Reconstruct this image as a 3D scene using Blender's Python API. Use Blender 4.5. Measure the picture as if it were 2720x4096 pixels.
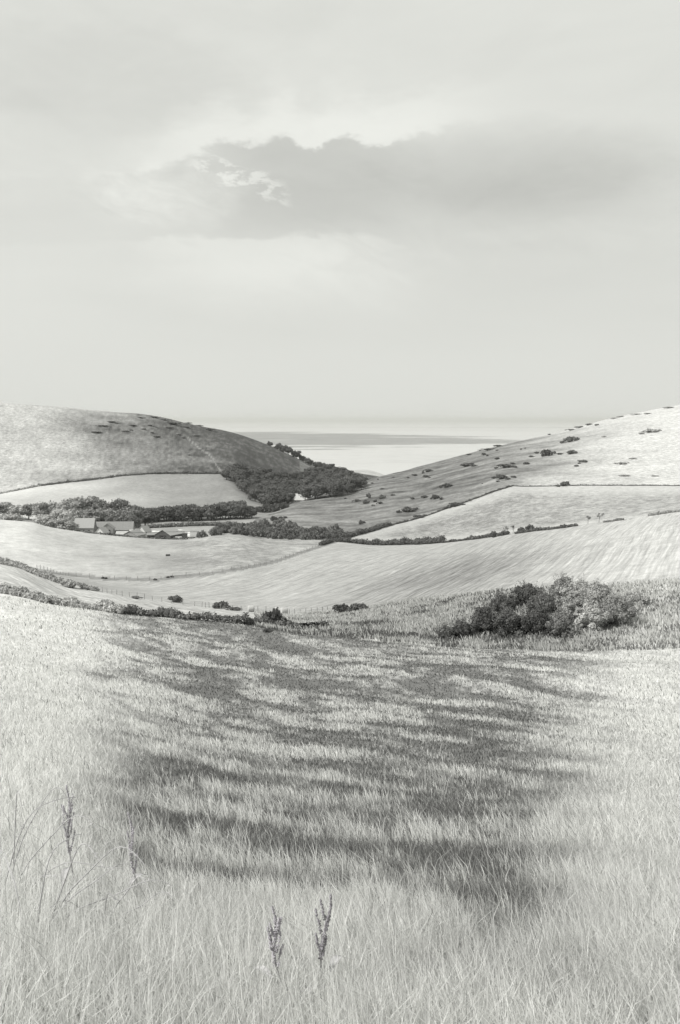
import bpy, math, random
import numpy as np
from mathutils import Vector, Matrix

for o in list(bpy.data.objects): bpy.data.objects.remove(o)
scene = bpy.context.scene
col = scene.collection
R = math.radians

# ------------------------------------------------------------------ camera
H = 110.0                       # eye height above the sea
PITCH = R(5.3)
F = 35 / 24 * 680               # focal length in pixels of a 680 x 1024 picture
cam_d = bpy.data.cameras.new('camera'); cam_d.lens = 35; cam_d.sensor_fit = 'HORIZONTAL'; cam_d.sensor_width = 24
cam_d.clip_start = 0.1; cam_d.clip_end = 200000
cam = bpy.data.objects.new('camera', cam_d); col.objects.link(cam)
cam.location = (0, 0, H); cam.rotation_euler = (R(90) - PITCH, 0, 0)
scene.camera = cam
scene.view_settings.view_transform = 'Standard'; scene.view_settings.look = 'None'
scene.view_settings.gamma = 1; scene.view_settings.exposure = 0.0
scene.render.resolution_x = 680; scene.render.resolution_y = 1024

def ray(px, py):
    a = (px - 340) / F; b = (512 - py) / F
    cp, sp = math.cos(PITCH), math.sin(PITCH)
    dx = a; dy = cp + b * sp; dz = -sp + b * cp
    h = math.hypot(dx, dy)
    return math.atan2(dx, dy), dz / h

# ------------------------------------------------------------------ sun and sky
SUN_EL, SUN_AZ = R(46), R(-112)           # azimuth from +Y towards +X
sun_d = bpy.data.lights.new('sun', 'SUN'); sun_d.energy = 4.6; sun_d.angle = R(4); sun_d.color = (1, .985, .95)
sun = bpy.data.objects.new('sun', sun_d); col.objects.link(sun)
sdir = Vector((math.sin(SUN_AZ) * math.cos(SUN_EL), math.cos(SUN_AZ) * math.cos(SUN_EL), math.sin(SUN_EL)))
sun.rotation_euler = sdir.to_track_quat('Z', 'Y').to_euler()
sun.location = (-60, 40, 200)

class X:                                  # tiny expression helper for shader nodes
    nt = None
    def __init__(s, sock): s.s = sock
    @staticmethod
    def m(op, a, b=None, c=None, clamp=False):
        n = X.nt.nodes.new('ShaderNodeMath'); n.operation = op; n.use_clamp = clamp
        for i, v in enumerate((a, b, c)):
            if v is None: continue
            if isinstance(v, X): X.nt.links.new(v.s, n.inputs[i])
            else: n.inputs[i].default_value = v
        return X(n.outputs[0])
    def __add__(s, o): return X.m('ADD', s, o)
    __radd__ = __add__
    def __sub__(s, o): return X.m('SUBTRACT', s, o)
    def __rsub__(s, o): return X.m('SUBTRACT', o, s)
    def __mul__(s, o): return X.m('MULTIPLY', s, o)
    __rmul__ = __mul__
    def __truediv__(s, o): return X.m('DIVIDE', s, o)
def mx(a, b): return X.m('MAXIMUM', a, b)
def mn(a, b): return X.m('MINIMUM', a, b)
def sstep(v, a, b):                       # 0 at a, 1 at b, smooth
    n = X.nt.nodes.new('ShaderNodeMapRange'); n.interpolation_type = 'SMOOTHERSTEP'
    X.nt.links.new(v.s, n.inputs[0])
    if a < b: vals = (a, b, 0, 1)
    else: vals = (b, a, 1, 0)
    for i, q in enumerate(vals): n.inputs[i + 1].default_value = q
    return X(n.outputs[0])
def comb(x, y, z=0.0):
    n = X.nt.nodes.new('ShaderNodeCombineXYZ')
    for i, v in enumerate((x, y, z)):
        if isinstance(v, X): X.nt.links.new(v.s, n.inputs[i])
        else: n.inputs[i].default_value = v
    return X(n.outputs[0])
def sep(v):
    n = X.nt.nodes.new('ShaderNodeSeparateXYZ'); X.nt.links.new(v.s, n.inputs[0])
    return [X(o) for o in n.outputs]
def noise(vec, scale, detail=4, rough=.5, dist=0.0):
    n = X.nt.nodes.new('ShaderNodeTexNoise'); X.nt.links.new(vec.s, n.inputs['Vector'])
    n.inputs['Scale'].default_value = scale; n.inputs['Detail'].default_value = detail
    n.inputs['Roughness'].default_value = rough; n.inputs['Distortion'].default_value = dist
    return X(n.outputs['Fac'])
def fcurve(v, pts, x0, x1, y0, y1):       # piecewise curve mapping given in real units
    n = X.nt.nodes.new('ShaderNodeFloatCurve')
    X.nt.links.new(((v - x0) / (x1 - x0)).s, n.inputs['Value'])
    c = n.mapping.curves[0]
    q = [((a - x0) / (x1 - x0), (b - y0) / (y1 - y0)) for a, b in pts]
    c.points[0].location = q[0]; c.points[1].location = q[-1]
    for p in q[1:-1]: c.points.new(*p)
    n.mapping.update()
    return X(n.outputs[0]) * (y1 - y0) + y0

world = bpy.data.worlds.new('World'); scene.world = world; world.use_nodes = True
nt = world.node_tree; X.nt = nt
for n in list(nt.nodes): nt.nodes.remove(n)
tc = nt.nodes.new('ShaderNodeTexCoord')
dx_, dy_, dz_ = sep(X(tc.outputs['Generated']))
AZ = X.m('ARCTAN2', dx_, dy_); EL = X.m('ARCSINE', dz_)
def skyang(px, py):
    a, t = ray(px, py); return a, math.atan(t)
dirv = comb(AZ, EL * 2.2, 0.0)
n1 = noise(dirv, 9, 7, .62, .4) - .5
n2 = noise(dirv, 30, 6, .6, .2) - .5
n4 = noise(dirv, 75, 5, .65, .1) - .5
n7 = noise(comb(AZ - EL * .8, EL * 2.6 + AZ * .9, 2.0), 14, 8, .65, .5) - .5
n3 = noise(dirv, 2.6, 3, .5) - .5
n5 = noise(comb(AZ * .5, EL * 3.0, 4.0), 3.3, 5, .55, .6) - .5
# top ragged rim of the blue-grey opening
def up(pts): return sorted([skyang(x, y) for x, y in pts])
e1 = up([(-400, 150), (60, 172), (147, 166), (195, 150), (230, 139), (251, 146), (286, 133), (303, 139), (338, 131), (380, 139), (400, 137), (440, 128), (500, 118), (600, 112), (700, 108), (1100, 60)])
V1 = fcurve(AZ, e1, e1[0][0], e1[-1][0], 0.0, .6)
edge1 = V1 - EL + n1 * .034 + n2 * .030 + n4 * .012
a1, b1 = skyang(470, 165)
hori = sstep(AZ, skyang(130, 0)[0], skyang(300, 0)[0]) * sstep(AZ, skyang(860, 0)[0], skyang(540, 0)[0])
rsoft = sstep(AZ, skyang(330, 0)[0], skyang(470, 0)[0])
gap = (sstep(edge1, -.001, .009) * (1 - rsoft) + rsoft * sstep(edge1 + n3 * .06, -.02, .135)) * sstep(EL + n7 * .05, skyang(0, 275)[1], skyang(0, 165)[1]) * (hori * .88 + .12)
# left part of opening, lighter
# wisp of bright cloud inside
wu = (AZ - skyang(240, 178)[0]) + n1 * .03; wv = (EL - skyang(240, 178)[1]) + (wu * .28) + n2 * .030 + n1 * .03
wisp = sstep((wu * wu) * 330.0 + (wv * wv) * 6000.0 + n7 * 1.4, 1.2, .2) * sstep(n2 + n7 + n4 * .6, -.12, .08)
# lower bright bank with a crisp top
e2 = up([(-400, 262), (60, 240), (130, 238), (190, 234), (240, 237), (304, 232), (360, 231), (385, 236), (412, 246), (450, 254), (600, 290), (1100, 330)])
V2 = fcurve(AZ, e2, e2[0][0], e2[-1][0], 0.0, .6)
edge2 = V2 - EL + n1 * .012 + n2 * .016 + n4 * .008
bank = sstep(edge2, -.001, .007) * sstep(edge2 + n7 * .05, .10, .0) * sstep(AZ + n7 * .16, skyang(500, 0)[0], skyang(250, 0)[0]) * (sstep(AZ + n7 * .2, skyang(60, 0)[0], skyang(280, 0)[0]) * .85 + .15)
# soft bright cloud tops above the opening and at left
rim = sstep(edge1, -.055, -.006) * sstep(edge1, .006, -.004) * sstep(AZ, skyang(60, 0)[0], skyang(220, 0)[0]) * sstep(AZ, skyang(560, 0)[0], skyang(360, 0)[0])
puff = sstep((AZ - skyang(165, 190)[0]) * (AZ - skyang(165, 190)[0]) * 120.0 + (EL - skyang(165, 198)[1]) * (EL - skyang(165, 198)[1]) * 900.0 + n1 * 1.6 + n2 * .8, 1.2, .2)
shade = sstep((AZ - skyang(110, 85)[0]) * (AZ - skyang(110, 85)[0]) * 40.0 + (EL - skyang(110, 85)[1]) * (EL - skyang(110, 85)[1]) * 350.0 + n1 * 1.2, 1.3, .1)
core_ = sstep((AZ - skyang(520, 170)[0]) * (AZ - skyang(520, 170)[0]) * 32.0 + (EL - skyang(520, 170)[1]) * (EL - skyang(520, 170)[1]) * 420.0 + n7 * .8, 1.15, .0)
gap2 = sstep(EL, skyang(0, 372)[1], skyang(0, 300)[1]) * sstep(EL, skyang(0, 210)[1], skyang(0, 270)[1]) * sstep(AZ, skyang(330, 0)[0], skyang(480, 0)[0])
n6 = noise(comb(AZ * 1.0 + EL * .5, EL * 3.2 - AZ * .6, 9.0), 7.0, 8, .6, .8) - .5
val = (.748 + n3 * .07 + n5 * .09 + n7 * .07 * sstep(EL, R(6), R(14)) * sstep(AZ, skyang(520, 0)[0], skyang(200, 0)[0]) + n6 * .08 * sstep(EL, R(4), R(14)) - gap * .15 - core_ * .085 + wisp * .17 + bank * .10 + rim * .10 + puff * (.05 + n7 * .30) - shade * .05 - gap2 * .035)
low = sstep(EL, R(7), R(.5))
val = val * (1 - low) + low * (.755 + n3 * .02)
val = mx(val, .3)
sky = nt.nodes.new('ShaderNodeTexSky'); sky.sky_type = 'NISHITA'; sky.sun_disc = False
sky.sun_elevation = SUN_EL; sky.sun_rotation = SUN_AZ; sky.dust_density = 3
bw = nt.nodes.new('ShaderNodeRGBToBW'); nt.links.new(sky.outputs[0], bw.inputs[0])
skyv = mn(X(bw.outputs[0]), 6.0)
tot = val * 9.6 + skyv * .04
cc = nt.nodes.new('ShaderNodeCombineColor')
for i, k in enumerate((1.0, 1.012, .955)): nt.links.new((tot * k).s, cc.inputs[i])
bg = nt.nodes.new('ShaderNodeBackground'); nt.links.new(cc.outputs[0], bg.inputs[0]); bg.inputs[1].default_value = .1
wo = nt.nodes.new('ShaderNodeOutputWorld'); nt.links.new(bg.outputs[0], wo.inputs[0])

# ------------------------------------------------------------------ helpers
def tag(o, label=None, cat=None, group=None, kind=None):
    if label: o['label'] = label
    if cat: o['category'] = cat
    if group: o['group'] = group
    if kind: o['kind'] = kind
    return o
def empty(name, loc=(0, 0, 0), rz=0):
    o = bpy.data.objects.new(name, None); col.objects.link(o); o.location = loc; o.rotation_euler[2] = rz
    o.empty_display_size = .3; return o
def g(a): return (a, a * 1.004, a * .985, 1)

def mesh_np(name, verts, quads=None, tris=None, attrs=None, mat=None, parent=None, smooth=False):
    me = bpy.data.meshes.new(name)
    verts = np.asarray(verts, np.float32)
    me.vertices.add(len(verts)); me.vertices.foreach_set('co', verts.ravel())
    nq = 0 if quads is None else len(quads); ntr = 0 if tris is None else len(tris)
    loops = []; tots = []
    if nq: loops.append(np.asarray(quads, np.int32).ravel()); tots.append(np.full(nq, 4, np.int32))
    if ntr: loops.append(np.asarray(tris, np.int32).ravel()); tots.append(np.full(ntr, 3, np.int32))
    loops = np.concatenate(loops); tots = np.concatenate(tots)
    me.loops.add(len(loops)); me.loops.foreach_set('vertex_index', loops)
    me.polygons.add(len(tots))
    starts = np.concatenate([[0], np.cumsum(tots)[:-1]]).astype(np.int32)
    me.polygons.foreach_set('loop_start', starts)
    me.polygons.foreach_set('use_smooth', np.full(len(tots), bool(smooth)))
    for k, v in (attrs or {}).items():
        a = me.attributes.new(k, 'FLOAT', 'POINT'); a.data.foreach_set('value', np.asarray(v, np.float32))
    me.update(calc_edges=True)
    if mat: me.materials.append(mat)
    o = bpy.data.objects.new(name, me); col.objects.link(o)
    if parent: o.parent = parent
    return o

RG = np.random.default_rng(7)
_tab = RG.random((512, 512)).astype(np.float64)
def vnoise(x, y, s=0):
    x = np.asarray(x) + s * 37.17; y = np.asarray(y) + s * 11.73
    xi = np.floor(x).astype(int); yi = np.floor(y).astype(int); fx = x - xi; fy = y - yi
    fx = fx * fx * (3 - 2 * fx); fy = fy * fy * (3 - 2 * fy)
    a = _tab[xi % 512, yi % 512]; b = _tab[(xi + 1) % 512, yi % 512]
    c = _tab[xi % 512, (yi + 1) % 512]; d = _tab[(xi + 1) % 512, (yi + 1) % 512]
    return (a * (1 - fx) + b * fx) * (1 - fy) + (c * (1 - fx) + d * fx) * fy
def fbm(x, y, s=0, o=4, r=.5):
    t = 0; w = 1; tw = 0
    for i in range(o):
        t = t + w * vnoise(x * 2 ** i, y * 2 ** i, s + i * 3); tw += w; w *= r
    return t / tw
def ss(v, a, b):
    t = np.clip((v - a) / (b - a), 0, 1); return t * t * (3 - 2 * t)

# ------------------------------------------------------------------ terrain shape
# each contour: (px, py, distance) seen from the hilltop, or (px, None, distance, height)
def zc(px, d, z): return (px, None, d, z)
KN = [
 [zc(-60, 1, H - 1.75), zc(740, 1, H - 1.75)],
 [(-60, 1010, 3.5), (340, 1024, 3.5), (740, 1032, 3.5)],
 [(-60, 880, 6.5), (340, 905, 6.0), (740, 925, 5.8)],
 [(-60, 772, 17), (340, 800, 16), (740, 820, 15)],
 [(-60, 712, 33), (340, 745, 31), (740, 765, 29)],
 [(-60, 660, 57), (340, 695, 52), (740, 712, 50)],
 [(-60, 622, 85), (340, 657, 76), (740, 672, 72)],
 [(-60, 585, 122), (0, 592, 120), (87, 609, 116), (173, 618, 112), (260, 624, 109), (304, 631, 106), (390, 637, 103), (477, 642, 100), (740, 648, 96)],
 [(-60, 555, 290), (13, 566, 270), (69, 585, 250), (104, 592, 240), (173, 603, 222), (225, 609, 208), (269, 612, 196), (299, 614, 186), (338, 611, 172), (369, 607, 160), (412, 601, 150), (455, 596, 143), (499, 590, 138), (629, 583, 132), (740, 575, 130)],
 [(-60, 551, 315), (13, 563, 290), (104, 586, 265), (173, 597, 250), (269, 608, 220), (338, 609, 200), (412, 603, 185), (455, 598.5, 175), (499, 594, 168), (629, 588, 160), (740, 580, 155)],
 [(-60, 545, 360), (37, 568, 335), (104, 578, 322), (156, 580, 312), (210, 580, 300), (269, 585, 285), (338, 583, 270), (425, 575, 255), (507, 565, 240), (629, 545, 225), (740, 528, 215)],
 [(-60, 515, 450), (0, 522, 440), (33, 525, 435), (48, 530, 430), (88, 536.5, 425), (127, 541, 420), (159, 543, 415), (183, 543.5, 410), (199, 541, 412), (215, 538, 415), (239, 536, 420), (263, 539.5, 425), (301, 541, 428), (337, 542, 428), (378, 546, 415), (425, 544.5, 400), (471, 540, 380), (507, 535, 360), (578, 526, 340), (623, 520, 330), (679, 512, 320), (740, 504, 312)],
 [(-60, 522, 570), (48, 534, 560), (88, 538.5, 560), (127, 541.0, 555), (183, 541.5, 540), (215, 538, 530), (239, 537, 520), (263, 539, 515), (301, 540, 515), (337, 541, 520), (378, 545, 500), (425, 543.5, 485), (471, 541, 470), (507, 537, 450), (578, 529, 430), (679, 517, 410), (740, 509, 400)],
 [(-60, 515, 680), (48, 528, 650), (88, 532, 630), (127, 535, 620), (183, 535, 610), (239, 532, 600), (263, 530, 600), (301, 533, 580), (337, 537, 570), (378, 540, 560), (425, 540, 560), (471, 536, 550), (507, 533, 530), (578, 526, 510), (679, 514, 490), (740, 507, 480)],
 [(-60, 510, 780), (48, 520, 740), (151, 521, 725), (250, 520, 715), (267, 516, 735), (296, 511, 740), (319, 513, 720), (347, 514, 710), (400, 519, 650), (462, 503, 670), (514, 486, 700), (578, 486, 680), (679, 486, 660), (740, 486, 650)],
 [(-60, 500, 860), (0, 500, 860), (96, 503, 860), (151, 505, 850), (220, 508, 830), (250, 510, 810), (267, 512.5, 800), (296, 502.5, 850), (319, 496, 900), (347.5, 487, 960), (369, 480, 1000), (378, 477, 1020), (403.5, 471, 1060), (418, 467, 1080), (466, 454.5, 1140), (507, 444, 1190), (564, 431, 1250), (614, 418, 1290), (679, 405, 1330), (740, 395, 1350)],
 [(-60, 499, 960), (0, 494, 970), (40, 486, 985), (96, 479, 1000), (148, 474, 1010), (220, 473.6, 1010), (244, 488, 960), (256, 497, 940), (267, 501, 930), (296, 503.5, 980), (319, 500, 1010), (347, 491, 1050), (369, 483, 1090), (403, 474, 1130), (418, 470, 1150), (466, 458, 1210), (507, 449, 1260), (564, 437, 1320), (614, 425, 1360), (740, 402, 1420)],
 [(-60, 398, 1330), (0, 402.5, 1330), (48, 406, 1340), (104, 411, 1350), (143.5, 414.6, 1360), (159, 417, 1370), (196, 425, 1390), (239, 434.5, 1400), (263, 443, 1400), (289, 455, 1390), (314, 468, 1380), (333, 473, 1400), (352, 478, 1430), (369, 485, 1440), (403, 482, 1450), (466, 470, 1500), (507, 460, 1550), (614, 440, 1650), (740, 425, 1700)],
 [zc(-60, 1850, 40), zc(250, 1850, 25), zc(330, 1850, 12), zc(352, 1850, 17), zc(366, 1850, 18), zc(378, 1850, 12), zc(390, 1850, 5), zc(403, 1850, 2), zc(740, 1850, 20)],
 [zc(-60, 1975, -6), zc(740, 1975, -6)],
 [zc(-60, 2400, -25), zc(740, 2400, -25)],
]
def pchip(x, y, q):
    x = np.asarray(x, float); y = np.asarray(y, float); q = np.clip(q, x[0], x[-1])
    h = np.diff(x); dl = np.diff(y) / h
    m = np.zeros_like(y)
    if len(x) == 2: m[:] = dl[0]
    else:
        for i in range(1, len(x) - 1):
            if dl[i - 1] * dl[i] > 0:
                w1 = 2 * h[i] + h[i - 1]; w2 = h[i] + 2 * h[i - 1]
                m[i] = (w1 + w2) / (w1 / dl[i - 1] + w2 / dl[i])
        m[0] = dl[0]; m[-1] = dl[-1]
    i = np.clip(np.searchsorted(x, q) - 1, 0, len(x) - 2)
    t = (q - x[i]) / h[i]
    return ((2*t**3 - 3*t**2 + 1) * y[i] + (t**3 - 2*t**2 + t) * h[i] * m[i] + (-2*t**3 + 3*t**2) * y[i+1] + (t**3 - t**2) * h[i] * m[i+1])
DEG = math.pi / 180
az_in = np.arange(-21.5, 21.5001, .055) * DEG
NR = 820
lnd = np.linspace(0, math.log(2400), NR); dd = np.exp(lnd)
def curve_at(c, az):
    A = []; D = []; T = []
    for p in c:
        if p[1] is None:
            a = ray(p[0], 420)[0]; D.append(p[2]); T.append((p[3] - H) / p[2])
        else:
            a, t = ray(p[0], p[1]); D.append(p[2]); T.append(t)
        A.append(a)
    return pchip(A, D, az), pchip(A, T, az)
CD = []; CZ = []
for c in KN:
    d_, t_ = curve_at(c, az_in); CD.append(d_); CZ.append(H + d_ * t_)
CD = np.array(CD); CZ = np.array(CZ)
Zin = np.zeros((len(az_in), NR))
for i in range(len(az_in)):
    Zin[i] = pchip(CD[:, i], CZ[:, i], dd)
# soften kinks along and across the slopes a little
def smooth_rows(Z, k):
    for _ in range(k):
        Z[1:-1] = Z[1:-1] * .5 + (Z[:-2] + Z[2:]) * .25
    return Z
Zin = smooth_rows(Zin, 6)
out_l = np.concatenate([[-180], np.arange(-176, -30, 4), np.arange(-30, -21.6, .6)]) * DEG
out_r = -out_l[::-1][:-1]
def ext(az, edge, a0):
    w = ss(abs(az), 90 * DEG, 180 * DEG) * .5
    return w
L0, R0 = Zin[0], Zin[-1]
ZL = np.array([L0 * (1 - ext(a, 0, 0)) + R0 * ext(a, 0, 0) for a in out_l])
ZR = np.array([R0 * (1 - ext(a, 0, 0)) + L0 * ext(a, 0, 0) for a in out_r])
AZS = np.concatenate([out_l, az_in, out_r]); ZG = np.vstack([ZL, Zin, ZR])
NA = len(AZS)
AA, LL = np.meshgrid(AZS, lnd, indexing='ij'); DDg = np.exp(LL)
XX = DDg * np.sin(AA); YY = DDg * np.cos(AA)
# small natural relief
rel = (fbm(XX / 9, YY / 9, 3, 4) - .5) * 0.8 * ss(DDg, 4, 40) * ss(DDg, 420, 300) + (fbm(XX / 35, YY / 35, 5, 4) - .5) * 2.0 * ss(DDg, 450, 700) * ss(DDg, 1800, 1500)
ZG = ZG + rel
def gz(x, y):
    a = np.arctan2(x, y); d = np.maximum(np.hypot(x, y), 1.0)
    i = np.clip(np.searchsorted(AZS, a) - 1, 0, NA - 2)
    u = (a - AZS[i]) / (AZS[i + 1] - AZS[i]); u = np.clip(u, 0, 1)
    fj = np.log(d) / lnd[-1] * (NR - 1); j = np.clip(fj.astype(int) if hasattr(fj, 'astype') else int(fj), 0, NR - 2); v = fj - j
    return (ZG[i, j] * (1 - u) + ZG[i + 1, j] * u) * (1 - v) + (ZG[i, j + 1] * (1 - u) + ZG[i + 1, j + 1] * u) * v
def hit(px, py, dmin=2, dmax=2300):
    a, t = ray(px, py)
    i = int(np.clip(np.searchsorted(AZS, a) - 1, 0, NA - 2)); u = (a - AZS[i]) / (AZS[i + 1] - AZS[i])
    prof = (ZG[i] * (1 - u) + ZG[i + 1] * u); tt = (prof - H) / dd
    ok = np.where((dd >= dmin) & (dd <= dmax) & (tt >= t))[0]
    if len(ok):
        j = ok[0]; d = dd[j]
        if j > 0 and tt[j - 1] < t and dd[j-1] >= dmin * .9: d = dd[j - 1] + (dd[j] - dd[j - 1]) * (t - tt[j - 1]) / (tt[j] - tt[j - 1])
    else:
        m = np.where((dd >= dmin) & (dd <= dmax))[0]; d = dd[m[np.argmax(tt[m])]]
    x = d * math.sin(a); y = d * math.cos(a)
    return Vector((x, y, float(gz(np.float64(x), np.float64(y)))))
def at(px, d):                       # ground point in that bearing at a given distance
    a = ray(px, 560)[0]; x = d * math.sin(a); y = d * math.cos(a)
    return Vector((x, y, float(gz(np.float64(x), np.float64(y)))))
def project(x, y, z):
    cp, sp = math.cos(PITCH), math.sin(PITCH); zz = z - H
    dep = y * cp - zz * sp; upv = y * sp + zz * cp
    dep = np.where(dep < .05, .05, dep)
    return 340 + F * x / dep, 512 - F * upv / dep

# ------------------------------------------------------------------ ground colours (fields, turf, dry grass)
PXg, PYg = project(XX, YY, ZG)
def dryness(x, y):                   # drifts of dry grass combed by the wind and slope
    d = np.hypot(x, y); k = ss(d, 26, 8)
    def lay(ca, sa, L, W, sd):
        u = x * ca + y * sa; v = -x * sa + y * ca; w = fbm(x / (L * .8), y / (L * .8), sd + 9, 3) * 1.2
        return fbm(u / L + w, v / W + w, sd, 5, .66)
    far = .42 * lay(.52, -.854, 10, 2.0, 1) + .36 * lay(.52, -.854, 3.2, .75, 60) + .22 * fbm(x / 1.3, y / 1.3, 90, 4, .7)
    near = .36 * lay(.84, -.54, 2.6, .62, 12) + .40 * lay(.84, -.54, 1.0, .26, 32) + .24 * fbm(x / .32, y / .32, 95, 4, .7)
    r = far * (1 - k) + near * k
    return (r - .5) * (4.9 + .5 * k) + .52 - .06 * k
def dry_edge_fade(x, y):                    # edge fade to white painted into the grass; tall pale grass in front
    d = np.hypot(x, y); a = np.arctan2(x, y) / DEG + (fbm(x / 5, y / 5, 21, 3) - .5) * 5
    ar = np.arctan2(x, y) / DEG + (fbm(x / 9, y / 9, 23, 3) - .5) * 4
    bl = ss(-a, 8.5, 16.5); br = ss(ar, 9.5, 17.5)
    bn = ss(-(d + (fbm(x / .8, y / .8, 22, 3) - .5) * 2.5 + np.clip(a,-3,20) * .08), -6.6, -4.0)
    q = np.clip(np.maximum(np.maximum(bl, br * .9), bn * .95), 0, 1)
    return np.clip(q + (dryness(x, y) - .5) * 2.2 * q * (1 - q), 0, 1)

inter = lambda pts, q: np.interp(q, [p[0] for p in pts], [p[1] for p in pts])
L_M = [(-60, 585), (0, 592), (87, 609), (173, 618), (260, 624), (304, 631), (390, 637), (477, 642), (740, 648)]
L_F1 = [(-60, 555), (13, 566), (69, 585), (104, 592), (173, 603), (225, 609), (269, 612), (299, 614), (338, 611), (369, 607), (412, 600), (455, 596), (499, 590), (629, 583), (740, 575)]
L_F2 = [(-60, 548), (13, 563), (37, 570.5), (103, 578.5), (156, 580), (175, 577), (210, 574), (245, 568), (275, 562), (321, 546), (340, 540), (360, 500)]
L_B2 = [(345, 541), (359, 535), (391, 525.6), (400, 523), (462, 503.5), (514, 486), (580, 486), (740, 486)]
L_LT = [(-60, 499), (0, 494), (40, 486), (96, 479), (148, 474), (220, 473.6), (225, 476), (244, 489), (256, 499), (268, 508)]
alb = np.full(XX.shape, .30); rowc = np.zeros(XX.shape); rows = np.zeros(XX.shape); fine = np.full(XX.shape, .5)
dry = dryness(XX, YY); ble = dry_edge_fade(XX, YY)
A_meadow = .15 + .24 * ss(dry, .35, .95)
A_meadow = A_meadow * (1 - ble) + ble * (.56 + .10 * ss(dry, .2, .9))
med = (DDg < 100) | (PYg > inter(L_M, PXg) - .5)
med &= DDg < 125
ALB = A_meadow.copy()
azg = AA / DEG
fadeL = ss(-azg + (fbm(XX / 60, YY / 60, 31, 3) - .5) * 8, 7.0, 20.0)  # white fade to the left, painted into field and hill colours
fadeR = ss(azg + (fbm(XX / 60, YY / 60, 33, 3) - .5) * 6, 8.0, 17.5)  # the matching painted fade to the right
side = np.maximum(fadeL, fadeR)
nz = fbm(XX / 14, YY / 14, 41, 5, .6); nzf = fbm(XX / 3.5, YY / 3.5, 43, 4, .6)
# between the meadow edge and first fence
bankm = (~med) & (DDg < 300) & (PYg > inter(L_F1, PXg) - .3)
stub = bankm & (PXg < 330)
v = .20 + .20 * ss(PYg - inter(L_F1, PXg), 18, 4) + .30 * (nzf - .5) + .12 * (nz - .5)
ALB = np.where(bankm, np.clip(v, .08, .6), ALB)
ALB = np.where(stub, .44 + .14 * fadeL + .10 * (nzf - .5), ALB); rows = np.where(stub, 1.0, rows)
ALB = np.where(bankm & (PXg > 480), ALB * .9 + fadeR * .2, ALB)
path = (DDg < 115) & (DDg > 70) & (PXg > 300) & (PYg < 650 + (PXg - 300) * .015) & (PYg > 628)
ALB = np.where(path & med, ALB * .8 + .04, ALB)
# striped field
rest = (~med) & (~bankm) & (DDg < 470)
fieldC = rest & ((PXg > 338) | (PYg > inter(L_F2, PXg)))
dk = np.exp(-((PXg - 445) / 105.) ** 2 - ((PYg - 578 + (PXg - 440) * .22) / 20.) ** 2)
ALB = np.where(fieldC, .40 - .17 * dk * (.6 + .8 * nz) + .10 * fadeR + .05 * (nz - .5), ALB); rowc = np.where(fieldC, .55 + .45 * dk, rowc)
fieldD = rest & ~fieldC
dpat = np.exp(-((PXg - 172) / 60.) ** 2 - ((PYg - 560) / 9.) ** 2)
ALB = np.where(fieldD, .35 - .07 * dpat + .28 * fadeL + .22 * (nz - .5) + .22 * (nzf - .5) * ss(PXg, 160, 240), ALB)
fence_strip = rest & (np.abs(PYg - inter(L_F2, PXg)) < 1.6) & (PXg < 338) & (PXg > 30)
ALB = np.where(fence_strip, ALB * .62, ALB)
# valley floor with the farm
val_ = (DDg > 460) & (DDg <= 800) & (PXg < 345)
ALB = np.where(val_, .33 + .2 * (nz - .5), ALB)
yard = val_ & (PXg > 84) & (PXg < 190) & (DDg < 650) & (DDg > 535)
ALB = np.where(yard, .38 + .45 * ss(fbm(XX / 9, YY / 9, 51, 3), .46, .58), ALB)
# right-hand fields and hill
r1 = (DDg > 450) & (PXg >= 345) & (PYg > inter(L_B2, PXg)) & (DDg < 760)
r1top = ss(PYg - inter(L_B2, PXg), 2, 13) * ss(np.where(PXg > 430, 541.5 - (PXg - 430) * .105, 541) - PYg, 1.5, 6)
ALB = np.where(r1, .44 - r1top * (.15 - .30 * (fbm(XX / 9, YY / 6, 61, 5, .65) - .5)) + .08 * fadeR, ALB)
hillR = (DDg > 450) & (~r1) & (PXg > 255 ) & (DDg < 1500) & ~((DDg > 850) & (PXg < 300)) & (PYg < 545)
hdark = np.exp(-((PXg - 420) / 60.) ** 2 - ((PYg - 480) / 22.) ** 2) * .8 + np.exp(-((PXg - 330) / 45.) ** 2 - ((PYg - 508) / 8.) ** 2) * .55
vR = .20 - .04 * hdark + .38 * fadeR + .42 * (fbm(XX / 26, YY / 9, 71, 5, .65) - .5) * (1 - .5 * fadeR)
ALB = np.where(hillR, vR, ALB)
fieldL = (DDg > 740) & (DDg < 1080) & (PXg < 268) & (PYg > inter(L_LT, PXg))
ALB = np.where(fieldL, .27 + .33 * fadeL + .12 * (nz - .5), ALB)
hillL = (DDg > 850) & (~fieldL) & (PXg < 380) & (~hillR | (PXg < 300)) & (PYg < 520)
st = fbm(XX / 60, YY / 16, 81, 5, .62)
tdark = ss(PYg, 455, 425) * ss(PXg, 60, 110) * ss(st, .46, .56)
vL = .135 + .36 * fadeL + .24 * (st - .5) - .07 * tdark - .045 * ss(PXg, 150, 250) + .26 * (nzf - .5)
ALB = np.where(hillL, vL, ALB)
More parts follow.
